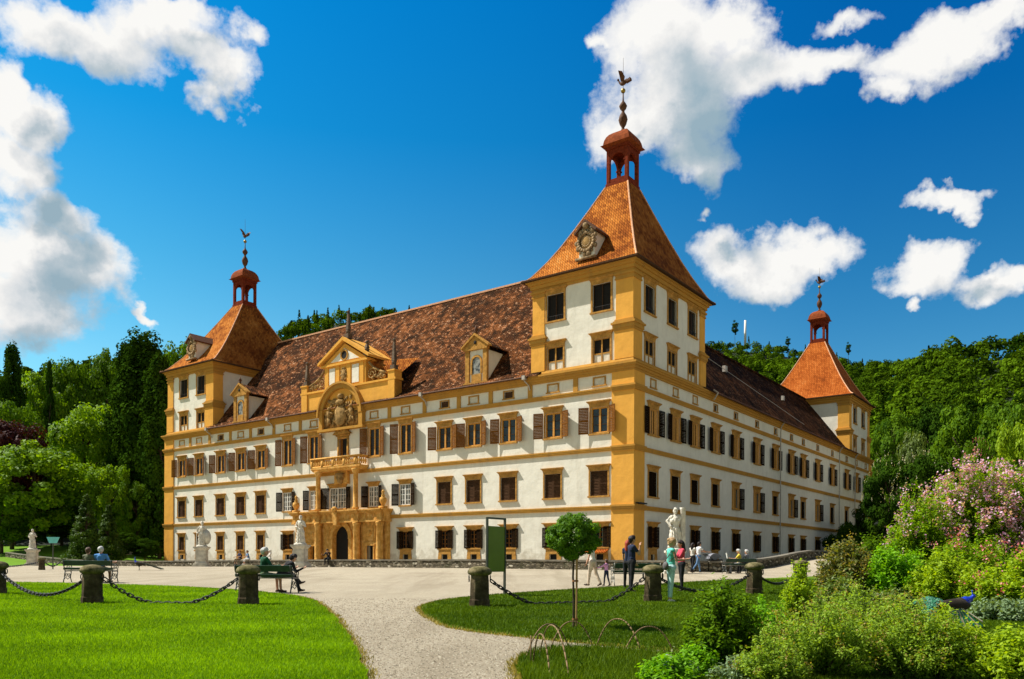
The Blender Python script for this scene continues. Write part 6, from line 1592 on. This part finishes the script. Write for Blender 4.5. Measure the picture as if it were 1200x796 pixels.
# ---- statues
def draped(seed,variant,h=2.1):
    r=random.Random(seed); k=h/1.95; P=[]
    A=lambda a,ra,b_,rb: P.append((Vector(a)*k,ra*k,Vector(b_)*k,rb*k,0))
    A((-.02,0,.1),.26,(0,0,.55),.20); A((0,0,.55),.2,(.03,0,1.0),.17); A((.03,0,1.0),.16,(0,0,1.35),.19); A((-.16,0,1.46),.10,(.16,0,1.46),.10); A((0,0,1.5),.07,(.01,.02,1.64),.06)
    A((.01,-.02,1.72),.105,(.01,-.01,1.80),.11); A((.01,-.06,1.68),.07,(.01,-.06,1.66),.06); A((.01,-.12,1.73),.018,(.01,-.13,1.70),.02); A((0,.06,1.74),.1,(0,.09,1.60),.07)
    A((-.12,-.14,.05),.10,(-.14,-.26,.03),.07); A((.14,-.05,.05),.10,(.18,-.16,.03),.07)
    for i in range(13):
        a=i*.483; A((.20*math.cos(a),.17*math.sin(a),.95),.035,(.27*math.cos(a+.15)*1.08,.24*math.sin(a+.15)*1.08,.08),.05)
    A((-.22,-.08,1.05),.075,(.2,-.1,.75),.07); A((.2,-.1,.78),.06,(.26,0,.3),.05)
    if variant==0:
        A((-.2,0,1.45),.08,(-.32,-.05,1.15),.065); A((-.32,-.05,1.15),.06,(-.12,-.22,1.12),.045); A((.2,0,1.45),.08,(.33,-.02,1.18),.07); A((.33,-.02,1.18),.06,(.2,-.2,1.3),.045)
    if variant==1:
        A((-.2,0,1.45),.08,(-.34,-.02,1.2),.065); A((-.34,-.02,1.2),.055,(-.30,-.18,.98),.045); A((.2,0,1.45),.08,(.34,0,1.2),.07); A((.34,0,1.2),.06,(.36,-.1,.95),.045); A((0,0,1.86),.07,(0,.0,1.95),.03)
    if variant==2:
        A((-.2,0,1.45),.09,(-.36,.0,1.28),.07); A((-.36,0,1.28),.065,(-.2,-.18,1.05),.05); A((.2,0,1.45),.09,(.36,0,1.3),.07); A((.36,0,1.3),.065,(.34,-.05,1.55),.05)
        A((-.14,-.05,1.28),.12,(.12,-.05,1.28),.12)
    return P
def statue(px,py,h_total,hfig,variant,label,extra=None,rot=.0,halfhid=False,Y=None):
    p=gp(px,py) if Y is None else Vector(((px-600)/F*Y,Y,gz((px-600)/F*Y,Y))); root=empty('statue',p,rot); ph=h_total-hfig; b=MB()
    b.box(-.62,.62,-.62,.62,-.2,.14); b.box(-.54,.54,-.54,.54,.14,.28); b.frustum(-.46,.46,-.46,.46,.28,-.42,.42,-.42,.42,.40); b.box(-.40,.40,-.40,.40,.40,ph-.32); 
    b.box(-.30,.30,-.43,-.40,.52,ph-.45); b.box(-.43,-.40,-.30,.30,.52,ph-.45); b.box(.40,.43,-.30,.30,.52,ph-.45)
    b.frustum(-.41,.41,-.41,.41,ph-.32,-.52,.52,-.52,.52,ph-.16); b.box(-.55,.55,-.55,.55,ph-.16,ph-.04); b.lathe((0,0,ph-.05),[(.48,0),(.46,.08),(.36,.14)],12)
    b.build('pedestal','pedestal_stone',root)
    P=draped(px,variant,hfig-.06); me=blob('figure',P,.022,['statue_stone'],2,.012,int(px)); obj('figure',me,root,loc=(0,0,ph+.02))
    if extra: extra(root,ph)
    tag(root,label,'statue','pale stone statues round the forecourt'); return root
def shield(root,ph):
    b=MB(); b.lathe((0,0,0),[(.02,-.05),(.2,-.03),(.42,.0),(.45,.03),(.02,.06)],20); o=b.build('shield','statue_stone',root,True); o.scale=(.85,1.35,1); o.rotation_euler=(math.pi/2,0,0); o.location=(.38,-.12,ph+.72)
    b=MB(); b.tube((-.42,-.1,ph),(-.36,-.1,ph+1.5),.03,n=7); b.build('spear','statue_stone',root)
def pillar_ex(root,ph):
    b=MB(); b.lathe((.42,.0,ph),[(.17,0),(.15,.1),(.14,2.2),(.19,2.3)],10); b.build('column','statue_stone',root,True)
statue(38,664.5,3.75,2.05,0,'pale draped statue on a pedestal at the far left, standing before the meadow',rot=.2,Y=80)
statue(236.5,664.5,3.75,2.1,1,'pale statue of a helmeted figure with a large oval shield',shield,rot=.1,Y=66)
statue(352,665,3.8,2.15,0,'pale draped statue on a pedestal left of the ochre portal',rot=-.15,Y=58)
statue(791,662,3.7,2.4,2,'pale muscular statue carrying a column behind the two standing women',pillar_ex,rot=-.1,Y=44.5)
# ---- peacocks
def pc():
    cl('pea_blue',(.008,.035,.42),.35); cl('pea_brown',(.03,.023,.015)); cl('pea_leg',(.2,.17,.13)); cl('pea_pale',(.42,.37,.27)); cl('pea_green',(.01,.20,.12),.35)
pc()
fol('tail_feather',(.01,.07,.045),(.06,.34,.18),.2,.5); fol('tail_feather_dark',(.015,.03,.02),(.05,.09,.04),.1,.4)
def peacock(pos,rot,label,walking,sc=1.):
    root=empty('peacock',pos,rot); P=[]; dz=0. if walking else .13; dxx=0. if walking else .05
    fx=lambda p: (p[0]+(dxx*min(1,max(0,(p[2]-.47)/.17)) if p[0]>.15 else 0),p[1],p[2]-(dz*min(1,max(0,(p[2]-.45)/.2)) if p[0]>.15 else 0))
    A=lambda a,ra,b_,rb,m: P.append((fx(a),ra,fx(b_),rb,m))
    # heads along +x
    A((-.12,0,.36),.10,(.10,0,.40),.115,1); A((.08,0,.40),.11,(.18,0,.47),.075,0); A((.18,0,.47),.07,(.235,0,.56),.042,0); A((.235,0,.56),.04,(.235,0,.64),.029,0); A((.235,0,.64),.029,(.26,0,.665),.031,0); A((.285,0,.665),.013,(.325,0,.65),.005,2)
    A((-.12,0,.37),.09,(-.35,0,.35),.055,1)
    for s,dx in ((-1,.05),(1,-.06)):
        A((0,s*.05,.30),.05,(dx*.4,s*.05,.18),.02,1); A((dx*.4,s*.05,.18),.013,(dx*.9-.02,s*.05,.02),.011,2)
        for q in (-.5,0,.5): A((dx*.9-.02,s*.05,.015),.009,(dx*.9+.06,s*.05+q*.06,.01),.006,2)
        A((dx*.9-.02,s*.05,.015),.008,(dx*.9-.055,s*.05,.012),.006,2)
    me=blob('body',P,.009,['pea_blue','pea_brown','pea_leg'],1); obj('body',me,root)
    b=MB(); 
    for k in range(5): b.tube((.245,(k-2)*.006,.69),(.235+(k-2)*.008,(k-2)*.018,.75),.0025,n=4); b.ball((.235+(k-2)*.008,(k-2)*.018,.75),.008,3)
    cr=b.build('crest','pea_blue',root); cr.location=(dxx,0,-dz)
    r=np.random.default_rng(5)
    if walking:
        n=2600; t=r.random(n)**.8; x=-.2-t*1.15; y=(r.random(n)-.5)*(.12+.22*t); z=.36-.31*t+r.normal(0,.012,n)+.05*(1-abs(y)/.2)
        pos=np.stack([x,y,np.maximum(z,.02)],1); nr=np.stack([.2+0*x,r.normal(0,.3,n),1+0*x],1); nr/=np.linalg.norm(nr,axis=1)[:,None]
        obj('train',quad_mesh('train',pos,nr,np.full(n,.028),r.random(n),'tail_feather_dark',r,.5),root)
    else:   # the train sweeps back and down, half opened, behind a drooped wing
        n=9000; a=(r.random(n)-.5)*math.radians(120); q=r.random(n)**.6
        x=-.15-.62*q*np.cos(a*.8); y=.34*q*np.sin(a)*1.2; z=.40+.10*np.sin(q*3.1)-.30*q**1.6+.16*q*np.cos(a)
        pos=np.stack([x,y,np.maximum(z,.03)],1)+r.normal(0,.012,(n,3)); nr=np.stack([-.4+0*x,-.5+.3*np.sin(a),.9+0*x],1)+r.normal(0,.35,(n,3)); nr/=np.linalg.norm(nr,axis=1)[:,None]
        obj('train',quad_mesh('train',pos,nr,np.full(n,.02),np.clip(q*.9+r.normal(0,.25,n),0,1),'tail_feather',r,.45),root)
        b=MB(); rr=random.Random(2)
        for k in range(17):
            a=math.radians(-62+k*7.); l=.40+.05*math.cos(k*1.7); x0=-.05+.10*math.sin(a); x1=x0+l*math.sin(a)*.85; z1=.36-l*math.cos(a)*.80; yy=-.15-.006*(k%3); w2=.016
            b.add([(x0-w2*.5,yy,.36),(x0+w2*.5,yy,.36),(x1+w2,yy-.12,max(.03,z1)),(x1,yy-.125,max(.02,z1-.03)),(x1-w2,yy-.12,max(.03,z1)),(x0-w2*.5,yy+.008,.36),(x0+w2*.5,yy+.008,.36),(x1+w2,yy-.112,max(.03,z1)),(x1,yy-.117,max(.02,z1-.03)),(x1-w2,yy-.112,max(.03,z1))],[(0,1,2,3,4),(9,8,7,6,5),(0,4,9,5),(1,6,7,2)],k%2)
        b.build('wing_feathers',['pea_pale','pea_green'],root)
        b=MB(); b.lathe((-.06,-.11,.40),[(.01,-.11),(.12,-.06),(.15,.0),(.1,.07),(.01,.1)],12,sx=1.8,sy=.45); b.build('wing','pea_brown',root,True)
    root.scale=(sc,sc,sc); tag(root,label,'peacock')
peacock(gp(163,668.5),math.pi-.05,'peacock walking over the gravel with its long train trailing behind',True,1.0)
peacock(gp(1118,739),.05,'peacock on the grass spreading its green train among the shrubs',False,1.12)
bpy.context.view_layer.update()
